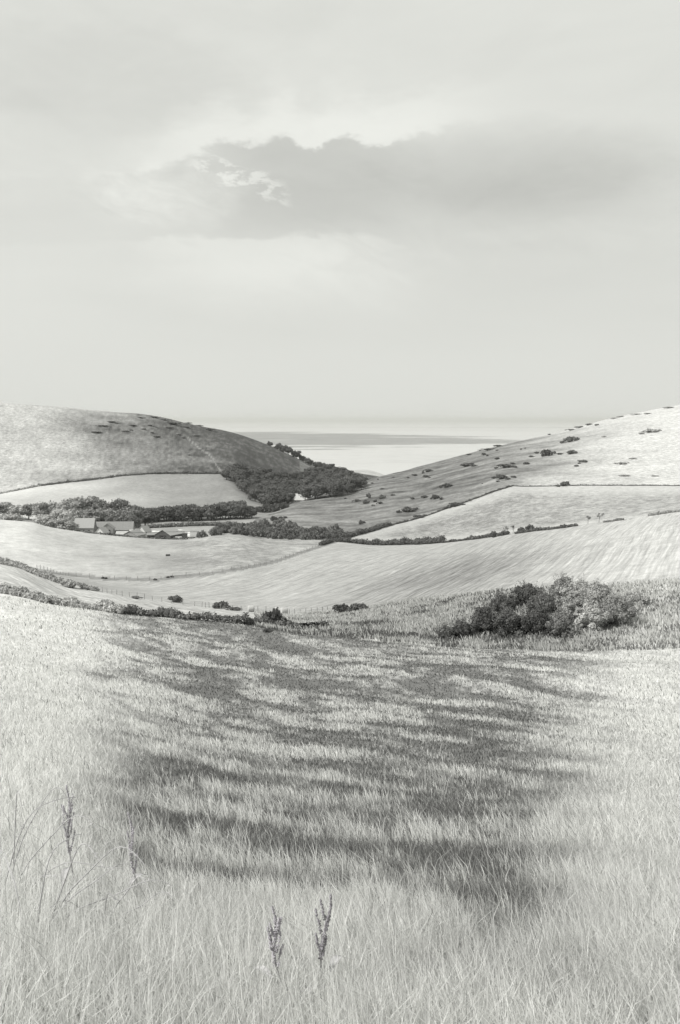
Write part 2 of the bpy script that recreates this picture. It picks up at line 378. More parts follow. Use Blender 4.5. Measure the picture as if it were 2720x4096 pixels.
# chalk path winding down the left hill
pp = [(188, 438), (193, 443), (199, 448), (208, 453), (213, 459), (217, 466), (222, 472)]
pdist = np.full(XX.shape, 99.)
sub = hillL & (PXg > 180) & (PXg < 230) & (PYg > 430)
qx, qy = PXg[sub], PYg[sub]; best = np.full(qx.shape, 99.)
for (x0, y0), (x1, y1) in zip(pp, pp[1:]):
    t = np.clip(((qx - x0) * (x1 - x0) + (qy - y0) * (y1 - y0)) / ((x1 - x0) ** 2 + (y1 - y0) ** 2), 0, 1)
    best = np.minimum(best, np.hypot(qx - x0 - t * (x1 - x0), qy - y0 - t * (y1 - y0)))
pdist[sub] = best
ALB = np.where(pdist < .65, ALB * .6 + .2, ALB)
cliff = (DDg > 1700)
ALB = np.where(cliff, .48 + .3 * (nz - .5), ALB)
outf = (np.abs(azg) > 21)
ALB = np.where(outf & (DDg > 125), .34 + .2 * (nz - .5), ALB)
ALB = np.where(DDg > 125, ALB * .83, ALB); ALB = np.clip(ALB, .05, .66)
fine = np.where(med, .75, np.where(hillR | hillL, 1.9, .85))
fine = np.where(bankm & ~stub, .9, fine); fine = np.where(r1, .9 + 1.3 * r1top, fine); fine = np.where(fieldD, .9 + .8 * ss(PXg, 160, 220), fine)
vtx = np.stack([XX, YY, ZG], -1).reshape(-1, 3)
idx = np.arange(NA * NR).reshape(NA, NR)
q = np.stack([idx[:-1, :-1], idx[:-1, 1:], idx[1:, 1:], idx[1:, :-1]], -1).reshape(-1, 4)
ws = np.stack([idx[-1, :-1], idx[-1, 1:], idx[0, 1:], idx[0, :-1]], -1)
q = np.vstack([q, ws])
cen = len(vtx); vtx = np.vstack([vtx, [[0, 0, H - 1.7]]])
tr = np.array([[cen, idx[i, 0], idx[(i + 1) % NA, 0]] for i in range(NA)])
app = lambda a, v=.3: np.append(a.ravel(), v)

def new_mat(name):
    m = bpy.data.materials.new(name); m.use_nodes = True; X.nt = m.node_tree
    b = m.node_tree.nodes['Principled BSDF']; b.inputs['Specular IOR Level'].default_value = .15; b.inputs['Roughness'].default_value = .9
    return m, b
def attr(name):
    n = X.nt.nodes.new('ShaderNodeAttribute'); n.attribute_name = name; return X(n.outputs['Fac'])
def greycol(v, tint=(1, 1.004, .985)):
    n = X.nt.nodes.new('ShaderNodeCombineColor')
    for i, k in enumerate(tint): X.nt.links.new((v * k).s, n.inputs[i])
    return n.outputs[0]
def pos():
    n = X.nt.nodes.new('ShaderNodeNewGeometry'); return X(n.outputs['Position'])
def bump(b, h, dist, strength=1.0):
    n = X.nt.nodes.new('ShaderNodeBump'); n.inputs['Distance'].default_value = dist; n.inputs['Strength'].default_value = strength
    X.nt.links.new(h.s, n.inputs['Height']); X.nt.links.new(n.outputs[0], b.inputs['Normal'])

gm, gb = new_mat('downland turf')
P = pos(); px_, py_, pz_ = sep(P)
nA = noise(P, .28, 9, .8); nB = noise(P, 2.2, 8, .7)
p0 = hit(352.5, 593, 150, 460); p1 = hit(440, 558, 150, 460)
dv = Vector((p1.x - p0.x, p1.y - p0.y)).normalized()
def streak(dv, along, across, warp):
    u = px_ * dv.x + py_ * dv.y; w = px_ * (-dv.y) + py_ * dv.x
    w = w + (noise(P, .012, 2) - .5) * warp
    return noise(comb(u * along, w * across, 0.0), 1.0, 4, .65)
rC = streak(dv, .016, .55, 5.0)
rC2 = streak(dv, .05, 1.7, 5.0)
s0 = hit(69, 592, 125, 300); s1 = hit(269, 618, 112, 300)
dv2 = Vector((s1.x - s0.x, s1.y - s0.y)).normalized()
rS = streak(dv2, .02, .95, 3.0)
f = attr('fine')
mod = 1 + (nA - .5) * 1.5 * f + (nB - .5) * .9 * f
mod = mod * (1 + attr('rowc') * ((rC - .5) * 1.7 + (rC2 - .5) * 2.4)) * (1 + attr('rows') * (rS - .5) * 2.0)
albm = mx(mn(attr('alb') * mod, .72), .03)
X.nt.links.new(greycol(albm), gb.inputs['Base Color'])
bump(gb, nA + nB * .3, .25, .6)
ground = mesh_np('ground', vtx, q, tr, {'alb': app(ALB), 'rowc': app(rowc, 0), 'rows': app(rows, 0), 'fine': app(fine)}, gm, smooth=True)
tag(ground, kind='structure')

# ------------------------------------------------------------------ sea
sm, sb = new_mat('sea water')
P = pos(); px_, py_, pz_ = sep(P)
D = X.m('SQRT', px_ * px_ + py_ * py_)
lg = X.m('LOGARITHM', D, 2.718)
u = X.m('ARCTAN2', px_, py_)
n_b = noise(comb(u * 5.0, lg * 12.0, 1.0), 1.0, 5, .6)
n_c = noise(comb(u * 24.0, lg * 60.0, 3.0), 1.0, 6, .7)
n_a = noise(comb(u * 2.2, lg * 5.0, 2.0), 1.0, 2)
def lnD(py): return math.log(-H / ray(340, py)[1])
# broad streak of darker colour lying across the bay
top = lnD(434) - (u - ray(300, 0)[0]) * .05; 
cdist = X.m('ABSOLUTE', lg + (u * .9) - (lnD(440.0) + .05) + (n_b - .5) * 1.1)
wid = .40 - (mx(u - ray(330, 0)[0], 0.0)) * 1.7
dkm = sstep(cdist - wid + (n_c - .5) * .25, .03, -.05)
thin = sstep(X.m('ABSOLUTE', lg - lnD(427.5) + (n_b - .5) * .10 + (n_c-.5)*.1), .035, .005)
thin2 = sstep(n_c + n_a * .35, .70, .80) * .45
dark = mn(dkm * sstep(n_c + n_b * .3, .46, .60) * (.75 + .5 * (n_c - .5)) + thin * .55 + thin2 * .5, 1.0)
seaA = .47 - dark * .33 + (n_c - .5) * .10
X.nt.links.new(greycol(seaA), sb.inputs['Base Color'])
sb.inputs['Roughness'].default_value = .55; sb.inputs['Specular IOR Level'].default_value = .22
bump(sb, noise(comb(px_ * .02, py_ * .08, 0.0), 1.0, 6, .7), 1.0, .3)
rr = [500, 1500, 3000, 6000, 12000, 24000, 48000, 90000]; nn = 96
sv = [(0, 0, 0)] + [(r * math.sin(k * 2 * math.pi / nn), r * math.cos(k * 2 * math.pi / nn), 0) for r in rr for k in range(nn)]
st_ = [[0, 1 + (k + 1) % nn, 1 + k] for k in range(nn)]
sq = [[1 + j * nn + k, 1 + j * nn + (k + 1) % nn, 1 + (j + 1) * nn + (k + 1) % nn, 1 + (j + 1) * nn + k] for j in range(len(rr) - 1) for k in range(nn)]
sea = mesh_np('sea', sv, sq, st_, None, sm); tag(sea, kind='structure')

# ------------------------------------------------------------------ foliage
def foliage_mat(name, base, spread=.5, rnd=.3):
    m, b = new_mat(name)
    oi = X.nt.nodes.new('ShaderNodeObjectInfo')
    v = attr('alb') * base * (1 - rnd / 2 + X(oi.outputs['Random']) * rnd)
    v = v * (.7 + noise(pos(), .9, 3) * .6)
    c = greycol(v); X.nt.links.new(c, b.inputs['Base Color'])
    b.inputs['Roughness'].default_value = .75
    tl = X.nt.nodes.new('ShaderNodeBsdfTranslucent'); X.nt.links.new(c, tl.inputs[0])
    ms = X.nt.nodes.new('ShaderNodeMixShader'); ms.inputs[0].default_value = .22
    out = X.nt.nodes['Material Output']
    X.nt.links.new(b.outputs[0], ms.inputs[1]); X.nt.links.new(tl.outputs[0], ms.inputs[2]); X.nt.links.new(ms.outputs[0], out.inputs[0])
    return m
M_DARK = foliage_mat('dark foliage', .125)
M_MID = foliage_mat('mid foliage', .19)
M_PALE = foliage_mat('pale foliage', .30)  # pale leaves; also a step in the painted fade to the sides
M_FAINT = foliage_mat('faded pale foliage', .42)  # leaves whitened to paint the fade at the sides; pale copse bushes too
bark, bb = new_mat('bark'); X.nt.links.new(greycol(.06 + noise(pos(), 4, 5) * .1), bb.inputs['Base Color'])

def leafcloud(lumps, n, size, rng, core=.74, flat=.0, zmin=-.2):
    lumps = np.asarray(lumps, float)
    area = (lumps[:, 3] * lumps[:, 4] + lumps[:, 3] * lumps[:, 5] + lumps[:, 4] * lumps[:, 5])
    k = rng.choice(len(lumps), n, p=area / area.sum())
    dr = rng.normal(size=(n, 3)); dr[:, 2] += .25; dr /= np.linalg.norm(dr, axis=1)[:, None]
    rad = 1 - np.abs(rng.normal(size=n)) * .14 + np.where(rng.random(n) < .12, rng.random(n) * .22, 0)
    # bumpy surface
    rad *= 1 + .16 * np.sin(dr[:, 0] * 5 + k) * np.sin(dr[:, 1] * 6 + k * 2) + .1 * np.sin(dr[:, 2] * 9 + dr[:, 0] * 7 + k)
    c = lumps[k, :3] + dr * rad[:, None] * lumps[k, 3:6]
    nrm = dr + rng.normal(size=(n, 3)) * .55; nrm /= np.linalg.norm(nrm, axis=1)[:, None]
    t = np.cross(nrm, rng.normal(size=(n, 3))); t /= np.linalg.norm(t, axis=1)[:, None]
    b = np.cross(nrm, t)
    s = size * (.5 + rng.random(n))[:, None]; ar = (.5 + .5 * rng.random(n))[:, None]
    V = np.stack([c - t * s, c - b * s * ar, c + t * s, c + b * s * ar], 1)
    keep = c[:, 2] > zmin
    V = V[keep].reshape(-1, 3); m = len(V) // 4
    al = np.repeat(np.clip(.75 + .5 * rng.random(m) + .15 * np.sin(k[keep] * 3.1), .4, 1.5), 4)
    Q = np.arange(m * 4).reshape(-1, 4)
    # inner mass of twigs and leaves so that light is blocked within
    cv = []; cq = []
    nu, nv = 9, 6
    for l in lumps:
        base = len(V) + len(cv)
        for j in range(nv + 1):
            th = math.pi * j / nv
            for i in range(nu):
                ph = 2 * math.pi * i / nu; w = core * (.86 + .28 * rng.random())
                cv.append((l[0] + l[3] * w * math.sin(th) * math.cos(ph), l[1] + l[4] * w * math.sin(th) * math.sin(ph), max(l[2] + l[5] * w * math.cos(th), -.6)))
        for j in range(nv):
            for i in range(nu):
                cq.append([base + j * nu + i, base + (j + 1) * nu + i, base + (j + 1) * nu + (i + 1) % nu, base + j * nu + (i + 1) % nu])
    V = np.vstack([V, cv]); Q = np.vstack([Q, cq]); al = np.append(al, np.full(len(cv), .8))
    return V, Q, al
def tube(pts, radii, n=5):
    vs = []; qs = []
    for i, p in enumerate(pts):
        p = Vector(p); a = Vector(pts[max(i - 1, 0)]); b = Vector(pts[min(i + 1, len(pts) - 1)])
        t = (b - a).normalized(); s = t.orthogonal().normalized(); w = t.cross(s)
        for k in range(n):
            ph = 2 * math.pi * k / n; vs.append(p + (s * math.cos(ph) + w * math.sin(ph)) * radii[i])
    for i in range(len(pts) - 1):
        for k in range(n):
            qs.append([i * n + k, i * n + (k + 1) % n, (i + 1) * n + (k + 1) % n, (i + 1) * n + k])
    return np.array([tuple(v) for v in vs]), np.array(qs)
def merge(parts):
    V = []; Q = []; A = []; o = 0
    for v, q, a in parts:
        V.append(v); Q.append(np.asarray(q) + o); A.append(np.full(len(v), a) if np.isscalar(a) else a); o += len(v)
    return np.vstack(V), np.vstack(Q), np.concatenate(A)
def crown_lumps(rng, w, h, z0, n, squash=.8):
    """uneven crown: w half width, h total crown height above z0"""
    L = [(0, 0, z0 + h * .48, w * .72, w * .72, h * .45)]
    for i in range(n):
        a = rng.random() * 6.283; r = w * (.35 + .4 * rng.random()); zz = z0 + h * (.22 + .62 * rng.random())
        s = w * (.26 + .26 * rng.random()); taper = 1 - .45 * max(0, (zz - z0) / h - .5)
        L.append((math.cos(a) * r * taper, math.sin(a) * r * taper, zz, s, s, s * squash))
    return L
# unit tree kinds, roughly 10 m tall, crown included with its trunk (far trees show no separate parts)
TREES = []
for kx in range(6):
    rng = np.random.default_rng(100 + kx)
    w = 4.2 + rng.random() * 1.6; hgt = 9.5 + rng.random() * 2
    Lm = crown_lumps(rng, w, hgt * .86, hgt * .10, 12)
    v, q_, a_ = leafcloud(Lm, 1500, .42, rng)
    tv, tq = tube([(0, 0, -1), (0.1, 0, 1.5), (.2, .1, hgt * .6)], [.35, .28, .1])
    V, Q, A = merge([(v, q_, a_), (tv, tq, .6)])
    me_o = mesh_np('tree', V, Q, None, {'alb': A}, M_DARK); me = me_o.data
    bpy.data.objects.remove(me_o)
    TREES.append((me, hgt, w))
BUSH = []                            # unit bushes: half width 1, height 1
for kx in range(6):
    rng = np.random.default_rng(200 + kx)
    Lm = [(.1, 0, .25, .5, .45, .42)]
    for i in range(16):
        a = rng.random() * 6.283; r = .15 + .78 * rng.random(); s = .10 + .20 * rng.random()
        Lm.append((math.cos(a) * r, math.sin(a) * r, .15 + .5 * rng.random() * (1 - r * .6), s, s, s * .8))
    v, q_, a_ = leafcloud(Lm, 1100, .07, rng, core=.66, zmin=-.1)
    o = mesh_np('bush', v, q_, None, {'alb': a_}, M_DARK); BUSH.append(o.data); bpy.data.objects.remove(o)
_mc = {}
def with_mat(me, m):
    k = (me.name, m.name)
    if k not in _mc:
        c = me.copy(); c.materials[0] = m; _mc[k] = c
    return _mc[k]
def mk_tree(p, h, wf=1.0, mat=M_DARK, label=None, group=None, k=None, name='tree', cat='tree'):
    k = random.randrange(6) if k is None else k
    me, hh, w = TREES[k]
    o = bpy.data.objects.new(name, with_mat(me, mat)); col.objects.link(o)
    o.location = p; s = h / hh; o.scale = (s * wf, s * wf, s); o.rotation_euler[2] = random.random() * 6.28
    return tag(o, label, cat, group)
def mk_bush(p, wpx, hpx, mat=M_DARK, label=None, group=None, name='bush', deep=1.0, cat='bush', k=None):
    d = math.hypot(p.x, p.y); s = d / F
    o = bpy.data.objects.new(name, with_mat(BUSH[random.randrange(6) if k is None else k], mat)); col.objects.link(o)
    o.location = p; o.scale = (wpx * s / 1.75, wpx * s / 1.75 * deep, hpx * s * 1.15)
    o.rotation_euler[2] = random.choice((0, math.pi)) + random.uniform(-.25, .25)
    return tag(o, label, cat, group)
random.seed(5)
def inside(poly, x, y):
    c = False; j = len(poly) - 1
    for i in range(len(poly)):
        xi, yi = poly[i]; xj, yj = poly[j]
        if (yi > y) != (yj > y) and x < (xj - xi) * (y - yi) / (yj - yi) + xi: c = not c
        j = i
    return c
def scatter(poly, dmin, n, rng, dlo, dhi):
    pts = []
    x0, x1 = min(p[0] for p in poly), max(p[0] for p in poly); y0, y1 = min(p[1] for p in poly), max(p[1] for p in poly)
    for _ in range(n * 60):
        x = rng.uniform(x0, x1); y = rng.uniform(y0, y1)
        if not inside(poly, x, y): continue
        p = hit(x, y, dlo, dhi)
        if all((p - q).length > dmin for q in pts): pts.append(p)
        if len(pts) >= n: break
    return pts

# wood on the flank of the left hill
wood = [(224, 480), (240, 473), (262, 475), (276, 478), (301, 477), (316, 474), (322, 474), (340, 479), (358, 486), (369, 487), (352, 494), (330, 500), (296, 507), (270, 507), (257, 503), (244, 493), (230, 483)]
rng_ = random.Random(11)
for p in scatter(wood, 9.0, 230, rng_, 862, 1420):
    big = 1.25 if p.y < 1050 else 1.0
    mk_tree(p, rng_.uniform(7.5, 11.5) * big, rng_.uniform(1, 1.3), M_DARK, 'dark leafy tree in the dense wood that fills the hollow below the left hill', 'trees of the wood in the valley mouth')
ridge = [(283, 452.5), (292, 456.5), (300, 460.5), (307, 464), (314, 467.5), (322, 470.5), (330, 472.5), (338, 475), (346, 477.5), (353, 480), (361, 482), (368, 485)]
for i, (x, y) in enumerate(ridge):
    for dx_ in (-3, 1.5):
        p = at(x + dx_, 1395 + rng_.uniform(-5, 45)); mk_tree(p, rng_.uniform(8.5, 12), 1.15, M_DARK, 'dark tree on the seaward ridge of the wood, against the sea', 'trees along the ridge above the sea')
for x in (270, 277.5, 283):
    mk_bush(at(x, 1398), 7, 5, M_DARK, 'small dark bush on the left ridge line just above the wood', 'bushes on the left ridge line')
# belt of trees behind the farm
for x in np.arange(148, 251, 6.2):
    for row, dy in ((0, 0), (1, 12)):
        p = at(x + rng_.uniform(-2, 2) + row * 3, 722 + dy + rng_.uniform(-5, 5))
        hh = rng_.uniform(9, 11.5) + 2.2 * math.exp(-((x - 228) / 14) ** 2)
        if x > 244: hh *= .75
        mk_tree(p, hh, 1.25, M_DARK, 'dark rounded tree in the long belt behind the farm field', 'trees of the belt behind the farm')
for x, d, h, m in [(30, 745, 12, 3), (41, 735, 14, 3), (53, 738, 15, 2), (64, 735, 15, 2), (76, 730, 16, 2), (88, 735, 17, 2), (98, 730, 17, 1), (108, 725, 15, 1), (118, 722, 16, 1), (129, 715, 15, 1), (140, 715, 13, 1),
                   (60, 690, 11, 3), (72, 685, 12, 3), (85, 690, 11, 2), (97, 690, 12, 2), (111, 690, 13, 2), (122, 685, 13, 1), (133, 678, 13, 1), (146, 690, 13, 0), (8, 750, 11, 3), (18, 742, 11, 3), (-6, 745, 11, 3)]:
    mk_tree(at(x, d), h, 1.3, (M_DARK, M_MID, M_PALE, M_FAINT)[m],
            ('dark', 'full grey', 'light leafy', 'very pale leafy')[m] + ' tree in the tall group behind the barns', 'tall trees behind the barns')  # tones whiten leftwards, a fade put into the leaf colour
mk_tree(at(133, 660), 10.5, 1.1, M_MID, 'round tree close behind the right end of the long barn roof', None)
for x, d, h in [(46, 640, 9), (55, 632, 8), (65, 625, 9), (73, 618, 7.5)]:
    mk_tree(at(x, d), h, 1.4, M_FAINT, 'pale bushy tree left of the barns at the crest of the field', 'pale trees left of the barns')
mk_tree(at(14, 560), 9, 1.5, M_FAINT, 'broad very pale round tree at the far left behind the field crest', None)
mk_tree(at(5, 575), 8, 1.4, M_FAINT, 'pale tree at the left edge of the picture behind the field crest', None)
# hedge-like belt of bushes from the farm to the valley
belt = [(199, 541.5), (215, 537.5), (240, 535.5), (263, 539), (300, 540), (318, 540), (343, 539), (338, 533), (318, 533), (300, 531), (272, 525), (258, 521), (246, 524), (228, 529), (212, 535)]
for p in scatter(belt, 5.0, 85, rng_, 428, 640):
    s = rng_.uniform(.8, 1.5)
    mk_bush(p, 10 * s, 7.5 * s, rng_.choice((M_DARK, M_MID, M_MID)), 'bush in the straggling belt between farm and right hill', 'bushes of the valley bottom belt')
for x, y, w, h in [(264, 512, 12, 7), (270, 511.5, 12, 9), (277, 510, 13, 9), (284, 507, 10, 6), (258, 516, 9, 5), (252, 518, 8, 5)]:
    mk_bush(at(x, 800), w, h + 2, M_DARK, 'dark bush in the small clump where the valley narrows left of the right hill', 'bushes of the small clump in the valley')

# ------------------------------------------------------------------ scrub on the hills
def zb3(x, y): return 400 + x * .1786, 387.5 + y * .1786
def zb2(x, y): return 225 + x * .12755, 400 + y * .12755
named = {(828, 382): 'large dark bush in the middle of the upper right hillside', (260, 560): 'upright dark bush standing alone on the lower right hillside',
         (570, 512): 'wide dark bush halfway up the right hillside above the field corner', (948, 305): 'grey round bush just below the skyline on the right',
         (40, 695): 'long low dark thicket low on the right hillside', (920, 550): 'bush on the upper boundary line of the patchy field',
         (375, 440): 'long flat dark bush below the right skyline', (600, 448): 'long dark double bush in the upper right hillside', (1400, 250): 'faint pale thicket near the right edge of the hillside'}
B3 = [(158,472,55,18),(45,508,15,10),(85,495,35,12),(148,503,45,14),(375,440,95,20),(385,378,30,8),(470,378,30,14),(488,384,14,10),(500,350,80,12),(552,330,50,10),(542,403,28,14),(600,448,85,22),(632,430,30,12),(735,390,30,12),(765,370,25,14),(710,430,35,14),(828,382,60,40),(895,375,35,12),(960,372,55,24),(1030,418,55,14),(990,442,26,10),(948,305,65,35),(838,265,20,5),(570,512,75,28),(640,505,32,12),(547,528,22,8),(260,560,45,30),(460,540,8,6),(197,625,50,28),(140,618,40,16),(72,625,30,12),(40,695,85,30),(110,728,60,14),(313,665,70,20),(920,550,60,28),(1400,250,80,20),(1240,428,50,12),(1140,278,25,8),(1260,495,60,8),(700,342,10,6),(678,348,10,8),(960,240,60,9),(1010,225,60,9),(1060,210,60,9),(1100,213,30,10),(1200,175,50,8),(1240,165,50,6),(1330,152,60,5),(1390,148,50,5),(1510,115,60,8),(270,675,50,10),(1420,497,40,8),(1300,400,40,8)]
for x, y, w, h in B3:
    a, b = zb3(x, y); p = hit(a, b, 600, 1340)
    m = M_DARK if a < 560 else (M_MID if a < 600 else M_FAINT)  # tones whiten rightwards, a fade put into the leaf colour
    if w * .1786 > 8 and h > 11:
        for k in (-1, 1):
            if random.random() < .75:
                p2 = hit(a + k * w * .1786 * random.uniform(.4, .75), b + random.uniform(-1.2, 1.6) - k * .8, 600, 1340)
                mk_bush(p2, w * .1786 * random.uniform(.25, .5), h * .1786 * random.uniform(.4, .75), m, 'small low bush crowding against a bigger bush on the right hillside', 'small bushes beside the larger scrub on the right hillside')
    lab = named.get((x, y))
    side_ = 'dark low bush scattered on the right hillside' if m is M_DARK else ('grey low bush near the right skyline' if m is M_MID else 'faint pale low bush far up the right hillside')
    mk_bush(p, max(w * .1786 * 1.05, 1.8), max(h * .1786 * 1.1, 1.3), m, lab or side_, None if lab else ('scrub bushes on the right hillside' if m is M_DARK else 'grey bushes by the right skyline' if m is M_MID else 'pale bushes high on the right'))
B2 = [(1018,722,35,12),(945,775,25,12),(1035,795,70,22),(1100,812,60,36),(1130,770,40,50),(1230,700,40,12),(1225,775,60,40),(1215,815,50,24),(1310,750,40,18),(865,748,30,8),(1155,655,25,10),(1200,625,15,8),(1320,608,20,8),(1440,610,15,10),(1175,800,40,24),(1160,830,30,14)]
for x, y, w, h in B2:
    a, b = zb2(x, y); p = hit(a, b, 600, 1340)
    th = 1000 < x < 1330 and y > 740
    mk_bush(p, max(w * .12755, 1.8), max(h * .12755, 1.3), M_DARK if not th else random.choice((M_DARK, M_MID)),
            'dark bush in the loose thicket on the lower right slope' if th else 'small dark bush on the open turf of the lower right slope', 'bushes of the loose thicket on the right slope' if th else 'small bushes on the lower right slope')
p = hit(*zb2(1062, 975), 520, 1340); mk_bush(p, 5, 5.2, M_DARK, 'small dark thorn bush, tall at its left side, alone above the hedge corner')
p = hit(*zb2(1088, 966), 520, 1340); mk_bush(p, 4.5, 2.4, M_DARK, 'low spur of dark scrub right beside the lone thorn bush')
for i, (x, y, w, h) in enumerate([(372,948,40,50),(400,940,40,30),(435,932,40,24),(466,927,40,20)]):
    p = hit(*zb2(x, y), 520, 1340); mk_bush(p, w * .128, h * .128, M_DARK, 'dark bush at the left foot of the right hill', 'bushes at the left foot of the right hill')
B1 = [(970,190,80,13),(1030,205,50,12),(1080,228,130,15),(1170,252,70,12),(1230,305,80,9),(1310,268,80,18),(1060,255,70,12),(985,310,60,10),(830,240,80,9),(790,275,60,12),(600,280,90,9),(900,262,50,8),(1250,242,60,10),(1180,222,60,9),(940,238,70,8),(1120,298,40,8),(1150,318,30,6),(700,215,90,8),(820,268,30,8),(1190,425,30,8),(955,285,30,9),(880,190,60,6),(640,240,90,7)]
for x, y, w, h in B1:
    a = x * .15944; b = 387.5 + y * .15944; p = hit(a, b, 1020, 1395)
    m = M_DARK if x > 1040 else M_MID if x > 800 else M_PALE  # gorse whitened leftwards as part of the painted fade
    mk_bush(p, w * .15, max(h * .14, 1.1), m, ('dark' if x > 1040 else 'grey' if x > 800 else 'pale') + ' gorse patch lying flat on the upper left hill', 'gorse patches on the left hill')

# ------------------------------------------------------------------ hedges
def hedge(pts, dlo, dhi, h, wd, mat, label, name='hedge', dens=1.0, leaf=None, seed=1, group=None, cat='hedge', onhit=True, d=None, vary=.35):
    rng = np.random.default_rng(seed)
    P3 = [hit(x, y, dlo, dhi) if d is None else at(x, d) for x, y in pts]
    if d is None:                                   # keep a hedge line smooth in plan
        for _ in range(2):
            Q3 = [P3[0].copy()] + [(P3[i-1] + P3[i] * 2 + P3[i+1]) / 4 for i in range(1, len(P3) - 1)] + [P3[-1].copy()]
            P3 = Q3
    seg = []
    for a, b in zip(P3, P3[1:]): seg.append((b - a).length)
    tot = sum(seg); n = max(3, int(tot / (wd * .5)))
    L = []
    org = P3[0].copy()
    for i in range(n + 1):
        s = tot * i / n; k = 0
        while k < len(seg) - 1 and s > seg[k]: s -= seg[k]; k += 1
        p = P3[k].lerp(P3[k + 1], min(1, s / seg[k]))
        z = float(gz(np.float64(p.x), np.float64(p.y)))
        hh = h * (1 - vary + 2 * vary * vnoise(i * .45, seed * 3.3)) * (1 + (rng.random() - .5) * .3)
        L.append((p.x - org.x + rng.normal() * wd * .12, p.y - org.y + rng.normal() * wd * .12, z - org.z + hh * .42, wd * (.5 + .3 * rng.random()), wd * (.5 + .2 * rng.random()), hh * .6))
    leaf = leaf or max(.12, math.hypot(org.x, org.y) * .00065)
    cnt = int(min(14000, tot * h * 3.2 / (leaf * leaf) * .9 * dens))
    V, Q, A = leafcloud(L, cnt, leaf, rng, zmin=-1e9)
    o = mesh_np(name, V, Q, None, {'alb': A}, mat); o.location = org
    return tag(o, label, cat, group)
hedge([(339, 541.5), (346, 542), (360, 543.5), (378, 545.2), (400, 545), (425, 544), (437, 543.2)], 380, 432, 2.5, 2.6, M_DARK, 'thick dark hedge at the top of the striped field below the right hill', seed=3)
hedge([(443, 543), (457, 541.5), (471, 539.8)], 370, 412, .9, 1.0, M_DARK, 'thin low hedge joining the two thick hedges above the striped field', seed=4)
hedge([(417, 544.3), (430, 543.8), (442, 542.8)], 385, 406, 2.3, 3, M_DARK, 'dense bushy end of the hedge above the striped field', seed=44)
hedge([(472, 539.7), (485, 538), (497, 536.3), (507, 534.8)], 345, 392, 1.3, 1.8, M_DARK, 'dark hedge on the field crest left of the hedgerow gap', seed=5)
hedge([(515, 534), (535, 531.5), (556, 529), (577, 526)], 335, 372, .95, 1.2, M_DARK, 'long thin hedge on the field crest right of the hedgerow gap', seed=6)
hedge([(604, 522.5), (613, 521.4), (623, 520)], 322, 345, .7, .9, M_PALE, 'short pale hedge on the crest near the right edge', seed=7)
hedge([(650, 515.5), (664, 514), (680, 512), (700, 509)], 312, 340, .8, 1.0, M_FAINT, 'faint pale hedge on the crest at the right edge', seed=8)
for x, w, h, l in [(493.5, 8, 8.5, 'round dark hedgerow bush, leftmost on the field crest'), (502, 7, 5, 'low dark bush between the round bushes of the crest hedge'), (521.5, 8, 6.5, 'dark bush leaning left by the gap in the crest hedge'), (529.5, 8.5, 9, 'tall rounded dark bush right of the gap in the crest hedge')]:
    mk_bush(at(x, 362), w, h, M_DARK, l)
def sapling(p, h, label, seed):
    rng = np.random.default_rng(seed); parts = []
    v, q_ = tube([(0, 0, -.2), (.1, 0, h * .45), (-.1, 0, h * .9)], [.09, .06, .02]); parts.append((v, q_, .5))
    for k in range(6):
        a = rng.random() * 6.28; z = h * (.35 + .4 * rng.random()); v, q_ = tube([(0, 0, z), (math.cos(a) * h * .3, math.sin(a) * h * .3, z + h * .25)], [.04, .012], 4); parts.append((v, q_, .5))
    e = empty('sapling', p)
    V, Q, A = merge(parts); mesh_np('trunk', V, Q, None, {'alb': A}, bark, e)
    L = [(rng.normal() * h * .16, rng.normal() * h * .16, h * (.6 + .3 * rng.random()), h * .14, h * .14, h * .12) for _ in range(5)]
    V, Q, A = leafcloud(L, 220, .1, rng, core=.3); mesh_np('crown', V, Q, None, {'alb': A}, M_MID, e)
    tag(e, label, 'sapling')
sapling(at(506.5, 362), 3.2, 'thin open sapling left of the gap in the crest hedge', 1)
sapling(at(512.5, 362), 3.4, 'spindly sapling standing in the gap of the crest hedge', 2)
sapling(at(587, 345), 3.0, 'faint slender sapling on the crest between the hedges at right', 3)
sapling(at(598, 342), 3.2, 'faint thin sapling, the rightmost small tree on the field crest', 4)
hedge([(340, 539), (350, 536.5), (362, 533), (375, 529.5), (388, 526)], 500, 640, 2.6, 3.2, M_DARK, 'thick dark hedge climbing the foot of the right hill', seed=9)
hedge([(391, 525.6), (400, 523), (420, 517), (440, 510.5), (462, 503.5), (490, 494), (505, 489), (513, 486)], 560, 720, 1.0, 1.3, M_DARK, 'thin hedge running up the right hill to the field corner', seed=10, dens=.6)
hedge([(514, 486.2), (540, 486), (570, 486), (600, 486), (640, 486), (680, 486)], 640, 720, .7, .9, M_MID, 'low hedge along the level top of the patchy right field', seed=11, dens=.5)
mk_bush(hit(455.5, 505.5, 560, 720), 12, 4.5, M_DARK, 'dark oval bush on the thin hedge up the right hill')
mk_bush(hit(420, 517.5, 560, 720), 11, 3.2, M_DARK, 'dark oval bush low on the thin hedge up the right hill')
hedge([(-30, 498), (0, 494), (20, 490), (40, 486)], 940, 1040, 1.6, 3, M_FAINT, 'faint pale hedge at the left end of the field boundary under the hill', seed=12)
hedge([(40, 486), (68, 482.5), (96, 479), (120, 476.5), (148, 474)], 940, 1040, 1.7, 3, M_MID, 'middle stretch of hedge between the left hill and the sloping field', seed=13)
hedge([(148, 474), (170, 473.5), (200, 473.5), (220, 473.8)], 940, 1040, 1.9, 3.2, M_DARK, 'dark right stretch of hedge between the left hill and the sloping field', seed=14)
